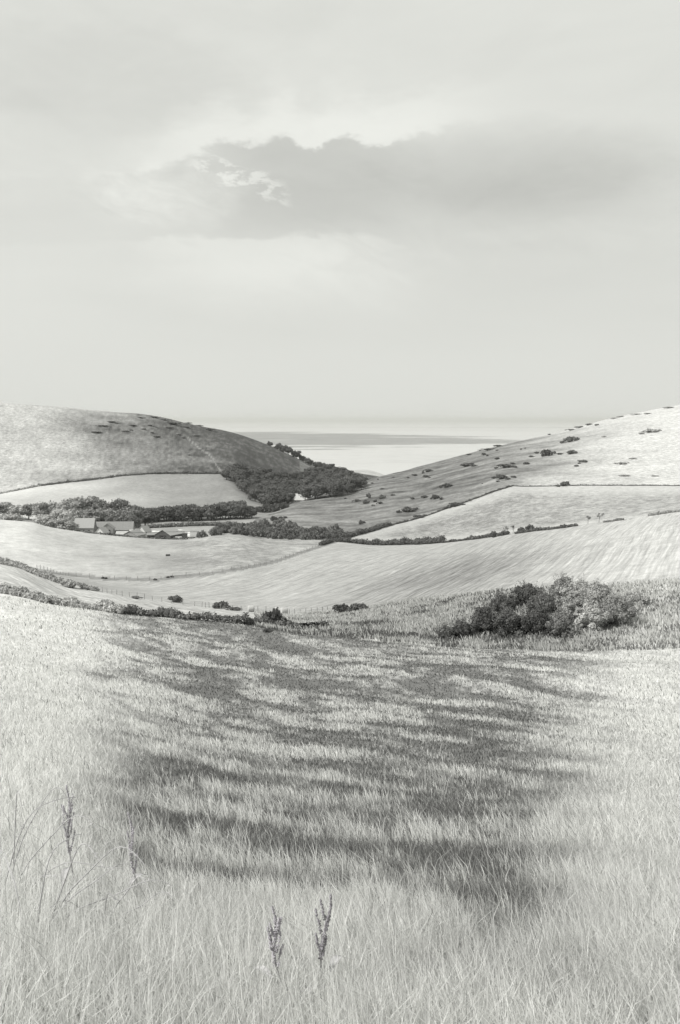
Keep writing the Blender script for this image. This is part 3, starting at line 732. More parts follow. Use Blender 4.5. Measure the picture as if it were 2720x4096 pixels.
hedge([(148, 0), (170, 0), (195, 0), (215, 0), (236, 0)], 0, 0, 2.6, 3, M_MID, 'low trimmed hedge in front of the long tree belt', seed=15, d=672, vary=.15)
hedge([(85, 0), (105, 0), (125, 0), (145, 0), (165, 0), (183, 0), (198, 0)], 0, 0, .7, 1.4, M_MID, 'rough low hedge in front of the farm yard', seed=16, d=447, vary=.5)
hedge([(321, 545.5), (327, 543.5), (332, 542)], 380, 430, 1.4, 1.5, M_DARK, 'short dark strip of hedge at the end of the wire fence', seed=17)
# rank hedge bank at the foot of the meadow
hedge([(-20, 589), (0, 592), (25, 598), (45, 603)], 100, 123, 1.0, 1.1, M_FAINT, 'faded pale weedy hedge at the left end of the meadow foot', seed=18)
hedge([(45, 602), (70, 607), (95, 610.5), (120, 614)], 100, 122, 1.05, 1.1, M_FAINT, 'light grey weedy hedge along the meadow foot, left stretch', seed=19)
hedge([(120, 613.5), (150, 616), (185, 619.5), (215, 622), (245, 624.5)], 100, 121, .9, 1.0, M_MID, 'dark weedy hedge along the meadow foot, middle stretch', seed=20)
hedge([(245, 624), (275, 626.5), (300, 628.5), (325, 629)], 100, 121, .8, 1.0, M_MID, 'low dark weedy hedge along the meadow foot by the round bush', seed=21)
hedge([(-20, 558), (13, 567), (35, 575), (58, 583)], 235, 300, 1.4, 1.6, M_FAINT, 'pale ragged hedge above the stubble at the left edge', seed=22)
hedge([(82, 588.3), (90, 590), (97, 591.3)], 230, 262, 1.0, 1.2, M_PALE, 'short grey hedge piece right of the pale bushes above the stubble', seed=23)
# bushes of the middle distance
for x, y, w, h, dl, dh, m, l in [
    (70, 587.5, 19, 8, 235, 290, M_FAINT, 'pale round bushes above the stubble strip at left'),
    (177, 602.5, 15, 6.0, 205, 260, M_DARK, 'dark low bush on the fence line above the stubble, left of two'),
    (222, 608.5, 15, 6.5, 190, 240, M_DARK, 'dark low bush on the fence line above the stubble, right of two'),
    (235, 610.5, 14, 3, 190, 240, M_DARK, 'flat tail of scrub right of the dark fence line bush'),
    (136, 598.5, 10, 2.6, 205, 260, M_MID, 'small grey scrub patch on the fence line above the stubble'),
    (274.5, 625.5, 21, 15, 100, 118, M_DARK, 'round dark bush standing beside the two round bales'),
    (267, 632.5, 9, 4, 96, 108, M_DARK, 'small dark shrub in the grass below the round bush'),
    (344, 613.5, 17, 9, 150, 190, M_DARK, 'dark thorn bush at the left of the pair beyond the grass hollow'),
    (360, 612.0, 19, 8, 150, 190, M_DARK, 'dark spreading bush at the right of the pair beyond the grass hollow')]:
    mk_bush(hit(x, y, dl, dh), w * 1.15, h * 1.35, m, l)

# ------------------------------------------------------------------ copse on the right
def copse_bush(x, d, topy, wpx, mat, label, seed, name='bush'):
    rng = np.random.default_rng(seed); p = at(x, d)
    a, t = ray(x, topy); ztop = H + t * d; h = max(ztop - p.z, 1.6); w = wpx * d / F / 2 * 1.15
    L = [(0, 0, h * .38, w * .66, w * .66, h * .42)]
    for i in range(34):
        an = rng.random() * 6.283; r = w * (.2 + .75 * rng.random()); zz = h * (.05 + .82 * rng.random() * (1 - .55 * (r / w) ** 1.5))
        s = w * (.09 + .17 * rng.random() ** 1.5); L.append((math.cos(an) * r, math.sin(an) * r, zz, s, s, s * (.7 + .5 * rng.random())))
    V, Q, A = leafcloud(L, 8000, .085, rng, core=.72, zmin=-.3)
    sv_ = []
    for k in range(26):                      # ragged sprays breaking the outline
        an = rng.random() * 6.283; r = w * .8 * rng.random() ** .6; zz = h * (.55 + .38 * rng.random()) * (1 - .4 * (r / w) ** 2)
        q0 = np.array([math.cos(an) * r, math.sin(an) * r, zz]); dr_ = np.array([math.cos(an) * .4, math.sin(an) * .4, 1.0]) * (.3 + .5 * rng.random())
        for m in range(14):
            c_ = q0 + dr_ * rng.random() + rng.normal(size=3) * .06; t = rng.normal(size=3); t /= np.linalg.norm(t); b2 = np.cross(t, rng.normal(size=3)); b2 /= np.linalg.norm(b2)
            sv_ += [c_ - t * .07, c_ - b2 * .04, c_ + t * .07, c_ + b2 * .04]
    Qs = np.arange(len(sv_)).reshape(-1, 4) + len(V); V = np.vstack([V, sv_]); Q = np.vstack([Q, Qs]); A = np.append(A, np.full(len(sv_), 1.0))
    e = empty(name, p)
    mesh_np('crown', V, Q, None, {'alb': A}, mat, e)
    pr = []
    for k in range(4):
        an = rng.random() * 6.28; v, q_ = tube([(0.1 * k, 0, -.3), (math.cos(an) * w * .2, math.sin(an) * w * .2, h * .3), (math.cos(an) * w * .4, math.sin(an) * w * .4, h * .6)], [.09, .06, .02]); pr.append((v, q_, .6))
    V, Q, A = merge(pr); mesh_np('stem', V, Q, None, {'alb': A}, bark, e)
    tag(e, label, 'bush')
for i, a in enumerate([
    (463, 104, 618, 22, M_DARK, 'low dark bramble at the left foot of the copse'),
    (484, 106, 602, 29, M_DARK, 'dark domed bush at the left end of the copse'),
    (509, 105, 604, 36, M_DARK, 'dark broad dome in the front of the copse, second from its left end'),
    (503, 117, 592, 26, M_DARK, 'dark bush rising behind the gap of the two left domes'),
    (527, 122, 580.5, 36, M_DARK, 'tall flat-topped dark bush at the back left of the copse'),
    (546, 114, 589, 38, M_MID, 'grey bush in the middle of the copse'),
    (540, 105, 606, 36, M_DARK, 'low dark bush in the front centre of the copse'),
    (566, 124, 573.5, 34, M_PALE, 'tallest bush at the back of the copse'),
    (574, 108, 587, 40, M_PALE, 'light grey feathery bush right of the copse centre'),
    (562, 103, 611, 26, M_MID, 'low grey bush in front of the feathery one'),
    (598, 116, 581, 42, M_FAINT, 'pale wide bush on the right side of the copse'),
    (592, 106, 600, 30, M_FAINT, 'pale low bush in front of the wide pale bush'),
    (617, 108, 589.5, 36, M_PALE, 'speckled pale grey bush at the right end of the copse'),
    (582, 121, 576, 34, M_FAINT, 'pale bush at the back of the copse right of its highest point'),
    (447, 103, 626, 18, M_MID, 'low grey bramble patch trailing off at the left of the copse'),
    (636, 117, 596, 22, M_FAINT, 'faint straggly bush trailing off right of the copse')]):
    copse_bush(*a, seed=300 + i)

# ------------------------------------------------------------------ fences
wood_m, wb = new_mat('weathered post wood'); X.nt.links.new(greycol(.18 + noise(pos(), 6, 4) * .14), wb.inputs['Base Color'])
wire_m, wb2 = new_mat('fence wire'); wb2.inputs['Base Color'].default_value = g(.25); wb2.inputs['Metallic'].default_value = .7; wb2.inputs['Roughness'].default_value = .6
def boxv(x0, x1, y0, y1, z0, z1):
    v = np.array([(x, y, z) for z in (z0, z1) for x, y in ((x0, y0), (x1, y0), (x1, y1), (x0, y1))], float)
    q = np.array([[0, 3, 2, 1], [4, 5, 6, 7], [0, 1, 5, 4], [1, 2, 6, 5], [2, 3, 7, 6], [3, 0, 4, 7]])
    return v, q
def fence(pts, dlo, dhi, step, label, h=1.15, pw=.05):
    P3 = [hit(x, y, dlo, dhi) for x, y in pts]; e = empty('wire_fence', P3[0])
    L = [0]
    for a, b in zip(P3, P3[1:]): L.append(L[-1] + math.hypot(b.x - a.x, b.y - a.y))
    n = min(96, int(L[-1] / step)); pos_ = []
    rg = random.Random(3)
    base = None
    for i in range(n + 1):
        s = L[-1] * i / n; x = np.interp(s, L, [p.x for p in P3]); y = np.interp(s, L, [p.y for p in P3]); z = float(gz(np.float64(x), np.float64(y)))
        pos_.append(Vector((x, y, z)))
        if base is None:
            v, q_ = boxv(-pw, pw, -pw, pw, -.3, h); v[4:, :2] *= .8
            o = mesh_np('post', v, q_, None, None, wood_m, e); base = o
        else:
            o = base.copy(); col.objects.link(o); o.parent = e
        o.location = pos_[-1] - P3[0]; o.rotation_euler = (rg.uniform(-.06, .06), rg.uniform(-.06, .06), rg.random()); o.scale[2] = rg.uniform(.85, 1.15)
    for zz in (.35, .7, 1.08):
        v, q_ = tube([p - P3[0] + Vector((0, 0, zz)) for p in pos_], [.012] * len(pos_), 4); mesh_np('wire', v, q_, None, None, wire_m, e)
    tag(e, label, 'fence')
fence([(98, 591), (120, 595.5), (150, 600), (173, 603.5), (200, 606.5), (225, 609.5), (250, 611.5), (275, 613), (299, 614.3), (320, 613.5), (338, 612)], 160, 262, 2.6, 'post and wire fence between the stubble strip and the striped field')
fence([(37, 571), (70, 575.5), (103, 578.8), (130, 580), (156, 580.3), (175, 577.3), (210, 574.2), (245, 568.3), (275, 562.3), (300, 553.5), (321, 546.3)], 280, 430, 4.2, 'long post and wire fence curving across the middle of the fields', h=1.2, pw=.06)
for x, y in [(103, 578.6), (106, 578.9), (155, 580.2), (168, 577.8), (172, 577.3)]:
    mk_bush(hit(x, y, 290, 350), 4, 2.2, M_DARK, 'small dark tuft of scrub at the curved wire fence', 'scrub tufts at the curved fence')

# ------------------------------------------------------------------ farm
def plain(name, a, var=.25, sc=1.2):
    m, b = new_mat(name); X.nt.links.new(greycol(a * (1 - var / 2 + noise(pos(), sc, 5, .65) * var)), b.inputs['Base Color']); return m
W_STONE = plain('pale stone wall', .24, .5); W_WHITE = plain('white painted wall', .5, .15); W_DARK = plain('dark boarding', .07, .5)
R_STONE = plain('weathered stone roof', .27, .6); R_PALE = plain('pale sheet roof', .33, .3); R_WHITE = plain('bleached roof', .46, .15); R_GREY = plain('grey roof tiles', .23, .5)
D_DARK = plain('dark opening', .025, .3); GLS = plain('window glass', .08, .2)
def building(px, d, L, Wd, eave, ridge, rot, wm, rm, label, doors=(), windows=(), name='barn', cat='barn', chimney=None, hip=0.0, zoff=0.0):
    p = at(px, d); p.z += zoff
    e = empty(name, p, rot); hl, hw = L / 2, Wd / 2
    v = [(-hl, -hw, -2), (hl, -hw, -2), (hl, hw, -2), (-hl, hw, -2), (-hl, -hw, eave), (hl, -hw, eave), (hl, hw, eave), (-hl, hw, eave), (-hl + hip, 0, ridge - .12), (hl - hip, 0, ridge - .12)]
    qd = [[0, 1, 5, 4], [2, 3, 7, 6], [1, 2, 6, 5], [3, 0, 4, 7]]; tri = [] if hip else [[5, 6, 9], [7, 4, 8]]
    mesh_np('wall', v, qd, tri or None, None, wm, e)
    t = .22; o_ = .45; oh = 0 if hip else .35
    z1 = ridge; sl = (ridge - eave) / hw; ze = eave - o_ * sl
    rv = []; rq = []
    for s in (-1, 1):
        b = len(rv)
        pts = [(-hl - oh, s * (hw + o_), ze), (hl + oh, s * (hw + o_), ze), (hl + oh - hip, 0, z1), (-hl - oh + hip, 0, z1)]
        rv += pts + [(x, y, z + t) for x, y, z in pts]
        rq += [[b + i for i in f_] for f_ in ([0, 3, 2, 1], [4, 5, 6, 7], [0, 1, 5, 4], [1, 2, 6, 5], [3, 0, 4, 7])]
    if hip:
        for s in (-1, 1):
            b = len(rv); pts = [(s * (hl + oh), -hw - o_, ze), (s * (hl + oh), hw + o_, ze), (s * (hl + oh - hip), 0, z1 - .01), (s * (hl + oh - hip), 0, z1 - .02)]
            rv += [(x, y, z + t * .9) for x, y, z in pts]; rq += [[b, b + 1, b + 2, b + 3]]
    ro = mesh_np('roof', rv, rq, None, None, rm, e)
    for side, u, w, h in doors:
        if side == 'f': v, q_ = boxv(u - w / 2, u + w / 2, -hw - .06, -hw + .1, -.5, h)
        elif side == 'r': v, q_ = boxv(hl - .1, hl + .06, u - w / 2, u + w / 2, -.5, h)
        else: v, q_ = boxv(-hl - .06, -hl + .1, u - w / 2, u + w / 2, -.5, h)
        mesh_np('door', v, q_, None, None, D_DARK, e)
    for side, u, z, w, h in windows:
        if side == 'f': v, q_ = boxv(u - w / 2, u + w / 2, -hw - .05, -hw + .1, z, z + h)
        elif side == 'r': v, q_ = boxv(hl - .1, hl + .05, u - w / 2, u + w / 2, z, z + h)
        else: v, q_ = boxv(-hl - .05, -hl + .1, u - w / 2, u + w / 2, z, z + h)
        mesh_np('window', v, q_, None, None, GLS, e)
    if chimney is not None:
        v, q_ = boxv(chimney - .45, chimney + .45, -.4, .4, ridge - .5, ridge + 1.4); mesh_np('chimney', v, q_, None, None, W_STONE, ro)
    return tag(e, label, cat), e
Z0 = .6
building(114.5, 622, 24, 9, 3.2, 7.6, R(3), W_STONE, R_GREY, 'long stone barn with a broad grey roof behind the farm yard', doors=[('f', -8, 2, 2.2), ('f', 6, 2.4, 2.4)], windows=[('f', 2, 1.3, 1, .9), ('f', 9, 1.3, 1, .9)])
building(108.8, 612, 5.2, 7, 4.6, 7.3, R(92), W_STONE, R_STONE, 'gabled porch of the long barn with a dark cart opening', doors=[('l', 0, 3.6, 3.6)], name='barn_porch', cat='porch')
building(86, 618, 11.5, 8, 4.2, 9.2, R(2), W_STONE, R_PALE, 'tall left barn with a pale roof beside pale trees', windows=[('f', -3, 1.6, 1, 1), ('f', 0, 1.6, 1, 1), ('f', 3, 1.6, 1, 1)])
building(103, 592, 5.5, 5.5, 3.1, 5.8, R(68), W_WHITE, R_PALE, 'small white gabled shed before the long barn', doors=[('l', 0, 1.4, 2.1)], name='shed', cat='shed')
building(125, 596, 9, 5, 2.6, 3.8, R(4), W_STONE, R_WHITE, 'low shed with a bleached roof below the long barn', doors=[('f', 2, 2, 2)], name='shed', cat='shed')
building(134.5, 580, 9.5, 9.5, 2.7, 5.2, R(72), W_STONE, R_STONE, 'wide grey gabled cattle shed in the middle of the yard', doors=[('l', 0, 2.2, 2)], name='shed', cat='shed')
building(145, 600, 5.5, 5.5, 3.6, 6.6, R(62), W_WHITE, R_PALE, 'small white gabled house right of the long barn', windows=[('l', 0, 1.6, 1.2, 1)], name='farmhouse', cat='house')
building(136.5, 606, 7, 4, 2.9, 3.9, R(0), W_STONE, R_WHITE, 'low white-roofed outbuilding left of the small white house', name='outbuilding', cat='shed')
building(155, 588, 8, 5, 2.2, 3.2, R(5), W_DARK, R_GREY, 'low dark lean-to shed between house and open shed', doors=[('f', 0, 3, 1.9)], name='shed', cat='shed')
e_, oe = building(169, 575, 12, 10.5, 3.1, 5.9, R(66), W_DARK, R_PALE, 'large dark boarded shed with a pale roof and open front', doors=[('l', 0, 4.5, 2.7)], name='shed', cat='shed')
building(179.5, 586, 6, 4.5, 2.6, 3.6, R(10), W_DARK, R_GREY, 'small dark shed at the right end of the farm', name='shed', cat='shed')
# tall dark water tank at the right of the yard
e = empty('water_tank', at(185.3, 570))
v, q_ = boxv(-1.3, 1.3, -1.1, 1.1, .6, 3.2); mesh_np('tank', v, q_, None, None, W_DARK, e)
v, q_ = boxv(-1.42, 1.42, -1.22, 1.22, 3.203, 3.35); mesh_np('lid', v, q_, None, None, W_DARK, e)
for sx in (-1, 1):
    for sy in (-1, 1):
        v, q_ = boxv(sx * 1.1 - .1, sx * 1.1 + .1, sy * .9 - .1, sy * .9 + .1, -.6, .597); mesh_np('leg', v, q_, None, None, W_DARK, e)
tag(e, 'dark square tank on short legs right of the sheds', 'tank')
# white trailer
e = empty('trailer', at(178.8, 566), R(8))
v, q_ = boxv(-1.9, 1.9, -.95, .95, .65, 1.75); v[4:, 0] *= .96; mesh_np('body', v, q_, None, None, W_WHITE, e)
for s in (-1, 1):
    c, q2 = tube([(.0, s * 1.0 - .12, .38), (0, s * 1.0 + .12, .38)], [.38, .38], 12)
    w = mesh_np('wheel', c, q2, None, None, W_DARK, e)
v, q_ = boxv(-3.0, -1.903, -.06, .06, .55, .66); mesh_np('drawbar', v, q_, None, None, wire_m, e)
tag(e, 'low white farm trailer parked before the open shed', 'trailer')
# trough in the pasture
e = empty('water_trough', hit(168, 556, 330, 420), R(5))
for a in ((-.8, .8, -.3, -.22), (-.8, .8, .22, .3), (-.8, -.72, -.217, .217), (.72, .8, -.217, .217)):
    v, q_ = boxv(*a, .05, .62); mesh_np('side_panel', v, q_, None, None, W_DARK, e)
v, q_ = boxv(-.717, .717, -.217, .217, .1, .16); mesh_np('bottom_panel', v, q_, None, None, W_DARK, e)
tag(e, 'small dark water trough alone in the pasture above the curved fence', 'trough')
# house in the valley mouth
def ridge_height(px, d, py): return H + ray(px, py)[1] * d - at(px, d).z
rh = ridge_height(301, 925, 494)
building(301.5, 925, 23, 10, rh - 5.2, rh, R(-3), W_STONE, R_WHITE, 'house with a bright roof half hidden behind the shoulder of the right hill', chimney=1.5, windows=[('f', -5, 1, 1, 1), ('f', 0, 1, 1, 1)], name='house', cat='house')
building(289.0, 916, 9, 7.5, rh - 6.5, rh - 2.0, R(78), W_STONE, R_GREY, 'dark-roofed wing at the left of the half hidden house', name='house_wing', cat='house')
mk_bush(at(309, 905), 5.5, 4.5, M_DARK, 'dark bush rising against the bright roof of the half hidden house')
mk_bush(at(283, 905), 9, 6, M_DARK, 'dark shrubbery left of the half hidden house')

# ------------------------------------------------------------------ round bales
balem, b_ = new_mat('straw bale'); P = pos(); X.nt.links.new(greycol(.34 + noise(P, 5, 6, .7) * .16), b_.inputs['Base Color']); bump(b_, noise(P, 20, 5), .03, .8)
def bale(p, rot, label, r=.66, ln=1.2):
    n = 28; vs = []; qs = []; tr = []
    prof = [(-ln / 2, r * .30), (-ln / 2 + .01, r * .55), (-ln / 2, r * .93), (-ln / 2 + .07, r), (-.2, r * 1.015), (.2, r), (ln / 2 - .07, r), (ln / 2, r * .93), (ln / 2 - .01, r * .55), (ln / 2, r * .3)]
    rg = random.Random(4)
    for x, rad in prof:
        for k in range(n):
            a = 2 * math.pi * k / n; rr_ = rad * (1 + rg.uniform(-.012, .012)); zz = math.sin(a) * rr_
            vs.append((x, math.cos(a) * rr_, max(zz, -r * .93) + r * .93))
    for i in range(len(prof) - 1):
        for k in range(n): qs.append([i * n + k, i * n + (k + 1) % n, (i + 1) * n + (k + 1) % n, (i + 1) * n + k])
    vs.append((-ln / 2 + .02, 0, r * .93)); vs.append((ln / 2 - .02, 0, r * .93))
    for k in range(n): tr.append([len(vs) - 2, (k + 1) % n, k]); tr.append([len(vs) - 1, (len(prof) - 1) * n + k, (len(prof) - 1) * n + (k + 1) % n])
    o = mesh_np('round_bale', vs, qs, tr, None, balem, smooth=True); o.location = p; o.rotation_euler[2] = rot
    tag(o, label, 'hay bale', 'round bales by the fence')
bale(hit(251, 611.8, 180, 230), R(15), 'pale round bale standing alone left of the round bush')
bale(hit(277.5, 613.8, 180, 230), R(10), 'left one of two pale round bales behind the round bush')
bale(hit(283.8, 614.3, 180, 230), R(25), 'right one of two pale round bales behind the round bush')

# ------------------------------------------------------------------ meadow grass
gm2, gb2 = new_mat('meadow grass blades')
c = greycol(attr('alb')); X.nt.links.new(c, gb2.inputs['Base Color']); gb2.inputs['Roughness'].default_value = .7
tl = X.nt.nodes.new('ShaderNodeBsdfTranslucent'); X.nt.links.new(c, tl.inputs[0]); ms = X.nt.nodes.new('ShaderNodeMixShader'); ms.inputs[0].default_value = .45
X.nt.links.new(gb2.outputs[0], ms.inputs[1]); X.nt.links.new(tl.outputs[0], ms.inputs[2]); X.nt.links.new(ms.outputs[0], X.nt.nodes['Material Output'].inputs[0])

def blades(name, x, y, h, w, al, rng, lean=.35, bias=(-.25, .05), mat=gm2):
    n = len(x); z = gz(x, y) - .03
    ang = rng.random(n) * 6.283
    lx = np.cos(ang) * lean * rng.random(n) + bias[0]; ly = np.sin(ang) * lean * rng.random(n) + bias[1]
    # flat side roughly random, but mostly seen broad
    fa = rng.normal(size=n) * .9; wx = np.cos(fa) * w / 2; wy = np.sin(fa) * w / 2
    b = np.stack([x, y, z], -1); W = np.stack([wx, wy, np.zeros(n)], -1)
    mid = b + np.stack([lx * h * .38, ly * h * .38, h * .58], -1); tip = b + np.stack([lx * h * 1.1, ly * h * 1.1, h * (1 - .25 * np.hypot(lx, ly))], -1)
    V = np.stack([b - W, b + W, mid + W * .8, mid - W * .8, tip], 1).reshape(-1, 3)
    i = np.arange(n)[:, None] * 5
    Q = i + np.array([[0, 1, 2, 3]]); T = i + np.array([[3, 2, 4]])
    A = np.repeat(al, 5).reshape(-1, 5) * np.array([1., 1., 1., 1., 1.])
    return mesh_np(name, V, Q, T, {'alb': np.clip(A, 0, .86).ravel()}, mat)
rng = np.random.default_rng(77)
def sample(n, d0, d1, a=22.5):
    az = (rng.random(n) * 2 - 1) * a * DEG; d = np.exp(rng.random(n) * (math.log(d1) - math.log(d0)) + math.log(d0))
    return d * np.sin(az), d * np.cos(az), d
def edge_ok(x, y):
    z = gz(x, y); a, b = project(x, y, z); return b > inter(L_M, a) + 1
# low turf everywhere
x, y, d = sample(210000, 3.0, 112)
k = edge_ok(x, y); x, y, d = x[k], y[k], d[k]
dr = dryness(x, y); bl = dry_edge_fade(x, y)
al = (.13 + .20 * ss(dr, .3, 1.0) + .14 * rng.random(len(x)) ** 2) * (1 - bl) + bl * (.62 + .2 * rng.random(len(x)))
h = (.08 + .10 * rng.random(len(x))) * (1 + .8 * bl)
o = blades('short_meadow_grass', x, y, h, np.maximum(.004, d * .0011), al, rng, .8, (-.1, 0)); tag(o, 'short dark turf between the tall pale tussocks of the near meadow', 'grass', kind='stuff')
# tall bleached grass in drifts
x, y, d = sample(520000, 3.0, 112)
dr = dryness(x, y); bl = dry_edge_fade(x, y); cl = vnoise(x / (.1 + d * .006), y / (.1 + d * .006), 55)
prob = np.clip(ss(dr, .52, 1.1) * (.2 + cl) * .85 + bl * .15 + .035, 0, 1)
k = (rng.random(len(x)) < prob) & edge_ok(x, y); x, y, d, dr, bl = x[k], y[k], d[k], dr[k], bl[k]
h = (.20 + .30 * rng.random(len(x)) ** 1.3) * (.65 + .45 * ss(dr, .4, 1.0)) * (1 + .15 * bl); h = h * np.interp(d, [3, 8, 30, 110], [.50, .60, .56, .66])
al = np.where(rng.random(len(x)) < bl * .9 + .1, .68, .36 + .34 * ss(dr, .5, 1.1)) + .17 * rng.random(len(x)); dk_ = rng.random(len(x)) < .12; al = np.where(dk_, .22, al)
o = blades('tall_dry_grass', x, y, h, np.maximum(.0035, d * .00095), al, rng, .45, (-.22, .05)); tag(o, 'tall pale dry grass growing in drifts across the near meadow', 'grass', kind='stuff')
# very close stand of tall grass at the viewer's feet
n = 45000; az = (rng.random(n) * 2 - 1) * 24 * DEG; d = 2.7 + 5.0 * rng.random(n) ** 1.1; x = d * np.sin(az); y = d * np.cos(az)
k = rng.random(n) < np.clip(dry_edge_fade(x, y) * 1.0, 0, 1) * np.clip(vnoise(x / .16, y / .16, 77) * 1.9 - .25, .08, 1); x, y, d = x[k], y[k], d[k]
h = .10 + .22 * rng.random(len(x)) ** 1.3; al = .70 + .15 * rng.random(len(x))
o = blades('foreground_grass', x, y, h, np.full(len(x), .0035), al, rng, .5, (-.08, .0)); tag(o, 'dense tall pale grass filling the very front of the meadow', 'grass', kind='stuff')
# thin seeding stems standing above the rest
x, y, d = sample(16000, 3.0, 60); k = rng.random(len(x)) < np.clip(dry_edge_fade(x, y) * .5 + ss(dryness(x, y), .5, .9) * .6, 0, 1); x, y, d = x[k], y[k], d[k]
h = .28 + .22 * rng.random(len(x)); al = .30 + .4 * rng.random(len(x))
o = blades('seeding_grass', x, y, h, np.maximum(.0022, d * .0006), al, rng, .7, (-.1, 0)); tag(o, 'thin scattered seeding grass stems standing above the meadow', 'grass', kind='stuff')
# rank grass of the bank and hollow beyond the meadow
def polyfill(n, fpoly, dlo, dhi):
    xs = []; ys = []; ds = []
    x = rng.random(n) * 2 - 1; az = x * 21 * DEG; d = dlo + (dhi - dlo) * rng.random(n)
    X_, Y_ = d * np.sin(az), d * np.cos(az); Z_ = gz(X_, Y_); a, b = project(X_, Y_, Z_)
    m = fpoly(a, b); return X_[m], Y_[m], d[m], a[m], b[m]
x, y, d, a, b = polyfill(160000, lambda a, b: (a > 255) & (b < inter(L_M, a) + 4 + (a > 380) * 3) & (b > inter(L_F1, a) + .5), 94, 175)
cl = fbm(x / 3.0, y / 1.6, 91, 3, .6)
low = ss(b - inter(L_M, a), -16, -4)
pale = rng.random(len(x)) < np.clip((cl - .36 - .10 * low) * 3.2 + .05, .03, .85)
k = pale | (rng.random(len(x)) < .55)
al = np.where(pale, .42 + .25 * rng.random(len(x)), .10 + .10 * rng.random(len(x))); al = al + .10 * ss(a, 560, 660)  # last term whitens the grass rightwards, the same painted edge fade
h = np.where(pale, .5, .35) * (.5 + rng.random(len(x)))
o = blades('bank_grass', x[k], y[k], h[k], d[k] * .0011, al[k], rng, .6, (-.15, 0)); tag(o, 'rank tussocky grass on the bank around the copse', 'grass', kind='stuff')

# ------------------------------------------------------------------ dock plants and bramble in the foreground
fdock, fd_ = new_mat('faded dock seed'); X.nt.links.new(greycol(.28 + noise(pos(), 60, 3) * .2, (1.02, .98, 1.05)), fd_.inputs['Base Color'])
dockm, db = new_mat('dry dock seed'); X.nt.links.new(greycol(.19 + noise(pos(), 60, 3) * .16, (1.02, .98, 1.05)), db.inputs['Base Color'])
stemm, sb_ = new_mat('dry stem'); X.nt.links.new(greycol(.32 + noise(pos(), 30, 3) * .14, (1.0, .99, 1.0)), sb_.inputs['Base Color'])
def seeds(path, n, r0, rng, size=.0042):
    P_ = []; path = [Vector(p) for p in path]
    V = []; T = []
    oc = [(1, 0, 0), (0, 1, 0), (-1, 0, 0), (0, -1, 0), (0, 0, 1), (0, 0, -1)]
    of = [[0, 1, 4], [1, 2, 4], [2, 3, 4], [3, 0, 4], [1, 0, 5], [2, 1, 5], [3, 2, 5], [0, 3, 5]]
    whorl = max(6, int(n / 14))
    for i in range(n):
        t = (math.floor(rng.random() * whorl) + .5 + rng.normal() * .2) / whorl; t = min(.999, max(0, t))
        k = t * (len(path) - 1); j = int(k); p = path[j].lerp(path[min(j + 1, len(path) - 1)], k - j)
        a = rng.random() * 6.28; r = r0 * (1 - .65 * t) * (.3 + .8 * rng.random())
        c = p + Vector((math.cos(a) * r, math.sin(a) * r, rng.normal() * .003)); s = size * (.6 + .7 * rng.random())
        b = len(V); V += [tuple(c + Vector(o_) * s) for o_ in oc]; T += [[b + q for q in f_] for f_ in of]
    return np.array(V), np.array(T)
def dock(px, topy, d, h, label, seed, lean=0.0, nb=5, spread=1.0, mat=dockm):
    rng = np.random.default_rng(seed); a, t = ray(px, topy)
    x, y = d * math.sin(a), d * math.cos(a); zt = H + t * d; z = float(gz(np.float64(x), np.float64(y)))
    h = zt - z; e = empty('dock_plant', (x, y, z)); tall = h
    n = 9; main = [(lean * tall * (1 - (k / n)) * -1 + .01 * math.sin(k), .01 * math.cos(k * 1.7), tall * k / n) for k in range(n + 1)]
    v, q_ = tube(main, [.0045 * (1 - .75 * k / n) + .0008 for k in range(n + 1)], 6); mesh_np('stem', v, q_, None, None, stemm, e)
    up_ = main[int(n * .55):]
    v, t_ = seeds(up_, 260, .009, rng, .0036); mesh_np('seed_head', v, None, t_, None, mat, e)
    for k in range(nb):
        z0 = tall * (.42 + .36 * k / nb); s = (-1) ** k; b0 = Vector((np.interp(z0, [m[2] for m in main], [m[0] for m in main]), 0, z0))
        L = tall * (.20 + .14 * rng.random()) * (1 - .25 * k / nb)
        pts = [b0 + Vector((s * .22 * spread * L * u, rng.normal() * .01, L * u * (1 - .05 * u))) for u in (0, .25, .5, .75, 1)]
        v, q_ = tube(pts, [.0025, .002, .0018, .0014, .0008], 5); br = mesh_np('branch', v, q_, None, None, stemm, e)
        v, t_ = seeds(pts[1:], 70, .007, rng, .0034); sh = mesh_np('seed_head', v, None, t_, None, mat, br)
    for k in range(3):
        an = rng.random() * 6.28; L = .12 + .08 * rng.random(); z0 = tall * (.1 + .12 * k); dirx, diry = math.cos(an), math.sin(an); vs = []
        for i, u in enumerate(np.linspace(0, 1, 6)):
            wv = .018 * math.sin(math.pi * min(.97, u * .9 + .06)); cx, cy, cz = dirx * L * u, diry * L * u, z0 + L * (.5 * u - .6 * u * u)
            vs += [(cx - diry * wv, cy + dirx * wv, cz + .004), (cx, cy, cz), (cx + diry * wv, cy - dirx * wv, cz + .004)]
        qs = [[i * 3 + j, i * 3 + j + 1, (i + 1) * 3 + j + 1, (i + 1) * 3 + j] for i in range(5) for j in range(2)]
        mesh_np('leaf', np.array(vs), np.array(qs), None, None, stemm, e)
    tag(e, label, 'plant', 'dock plants in the foreground')
dock(329.5, 893, 3.6, .6, 'darkest dock plant with upright seed spikes, right of the pair at the bottom', 1, .10, 6, .9)
dock(271, 905, 3.55, .55, 'branching grey dock plant, left of the pair at the bottom', 2, -.10, 7, 1.0, fdock)
dock(66, 785, 5.3, .7, 'tall many-branched dock plant near the left edge', 3, -.04, 7, .8, fdock)
dock(127.5, 812, 5.0, .7, 'slender dock plant with one long leaning spike, left foreground', 4, -.10, 3, .5, fdock)
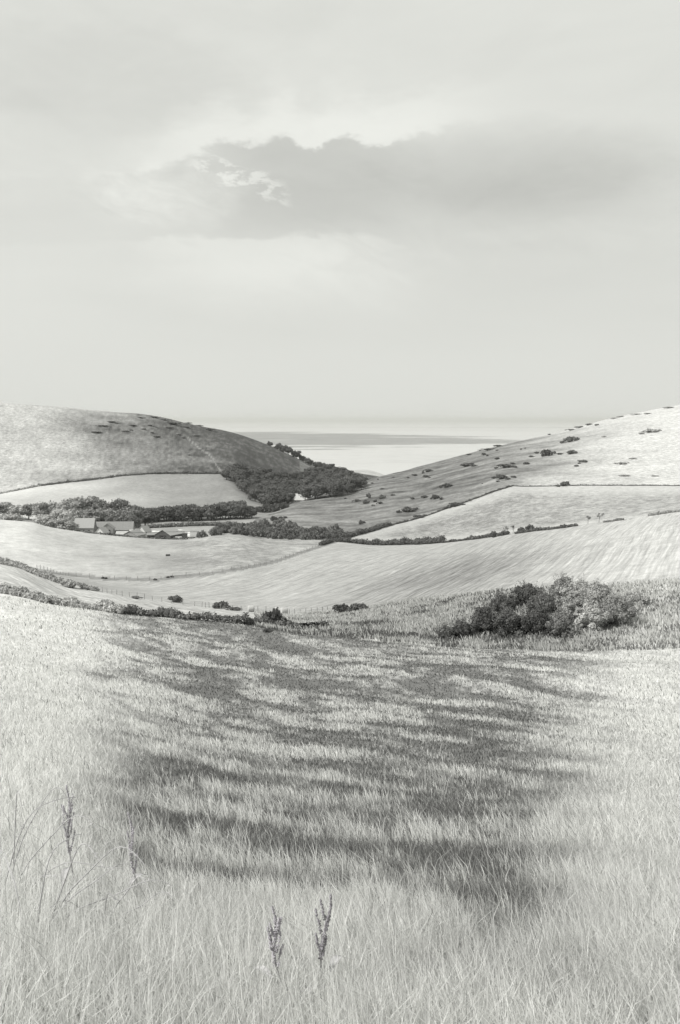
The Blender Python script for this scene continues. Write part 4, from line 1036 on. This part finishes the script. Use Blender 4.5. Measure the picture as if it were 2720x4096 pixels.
def bramble(px, py, d, label, seed, arcs):
    rng = np.random.default_rng(seed); p = at(px, d); e = empty('bramble', p)
    for i, (ex, ez, L) in enumerate(arcs):
        pts = []
        for u in np.linspace(0, 1, 12):
            pts.append(Vector((ex * u, .15 * math.sin(u * 2 + i), ez * 4 * u * (1 - u * .62) * .8 + .02 * math.sin(u * 9 + i))))
        v, q_ = tube(pts, [.0032 * (1 - .7 * u) + .0006 for u in np.linspace(0, 1, 12)], 5); st = mesh_np('stem', v, q_, None, None, stemm, e)
        vs = []; qs = []
        for k in range(9):
            u = .2 + .8 * rng.random(); j = min(10, int(u * 11)); c = pts[j].lerp(pts[j + 1], u * 11 - j); a = rng.random() * 6.28; s = .005 + .006 * rng.random()
            t = Vector((math.cos(a), math.sin(a), rng.normal() * .4)).normalized(); w = t.cross(Vector((0, 0, 1))).normalized(); b = len(vs)
            vs += [tuple(c), tuple(c + t * s + w * s * .5), tuple(c + t * s * 2), tuple(c + t * s - w * s * .5)]; qs += [[b, b + 1, b + 2, b + 3]]
        mesh_np('foliage', np.array(vs), np.array(qs), None, None, stemm, st)
    tag(e, label, 'bramble')
bramble(30, 0, 4.3, 'thin arching bramble with long bare stems at the left', 1, [(.55, .16, 1), (.45, .30, 1), (.30, .36, 1), (.62, .06, 1), (.2, .42, 1), (-.2, .3, 1), (.38, .22, 1)])
bramble(-8, 0, 5.2, 'wispy bramble tangle at the very left edge', 2, [(.3, .45, 1), (.5, .35, 1), (.15, .5, 1), (.65, .25, 1), (.4, .5, 1), (-.2, .4, 1)])
bramble(92, 0, 4.4, 'low arching bramble stems left of the slender dock', 5, [(.30, .12, 1), (.22, .2, 1), (-.25, .16, 1), (.12, .24, 1)])

# ------------------------------------------------------------------ sea haze
hv, hq = boxv(-95000, 95000, -95000, 95000, -30, 175)
hm = bpy.data.materials.new('sea haze'); hm.use_nodes = True; hn = hm.node_tree
for n in list(hn.nodes): hn.nodes.remove(n)
vo = hn.nodes.new('ShaderNodeVolumePrincipled'); vo.inputs['Density'].default_value = .00005; vo.inputs['Color'].default_value = (.93, .94, .90, 1); vo.inputs['Anisotropy'].default_value = .1
ho = hn.nodes.new('ShaderNodeOutputMaterial'); hn.links.new(vo.outputs[0], ho.inputs['Volume'])
hz = mesh_np('haze', hv, hq, None, None, hm); tag(hz, kind='stuff'); hz['label'] = 'thin pale sea haze over the bay and hills'; hz['category'] = 'haze'
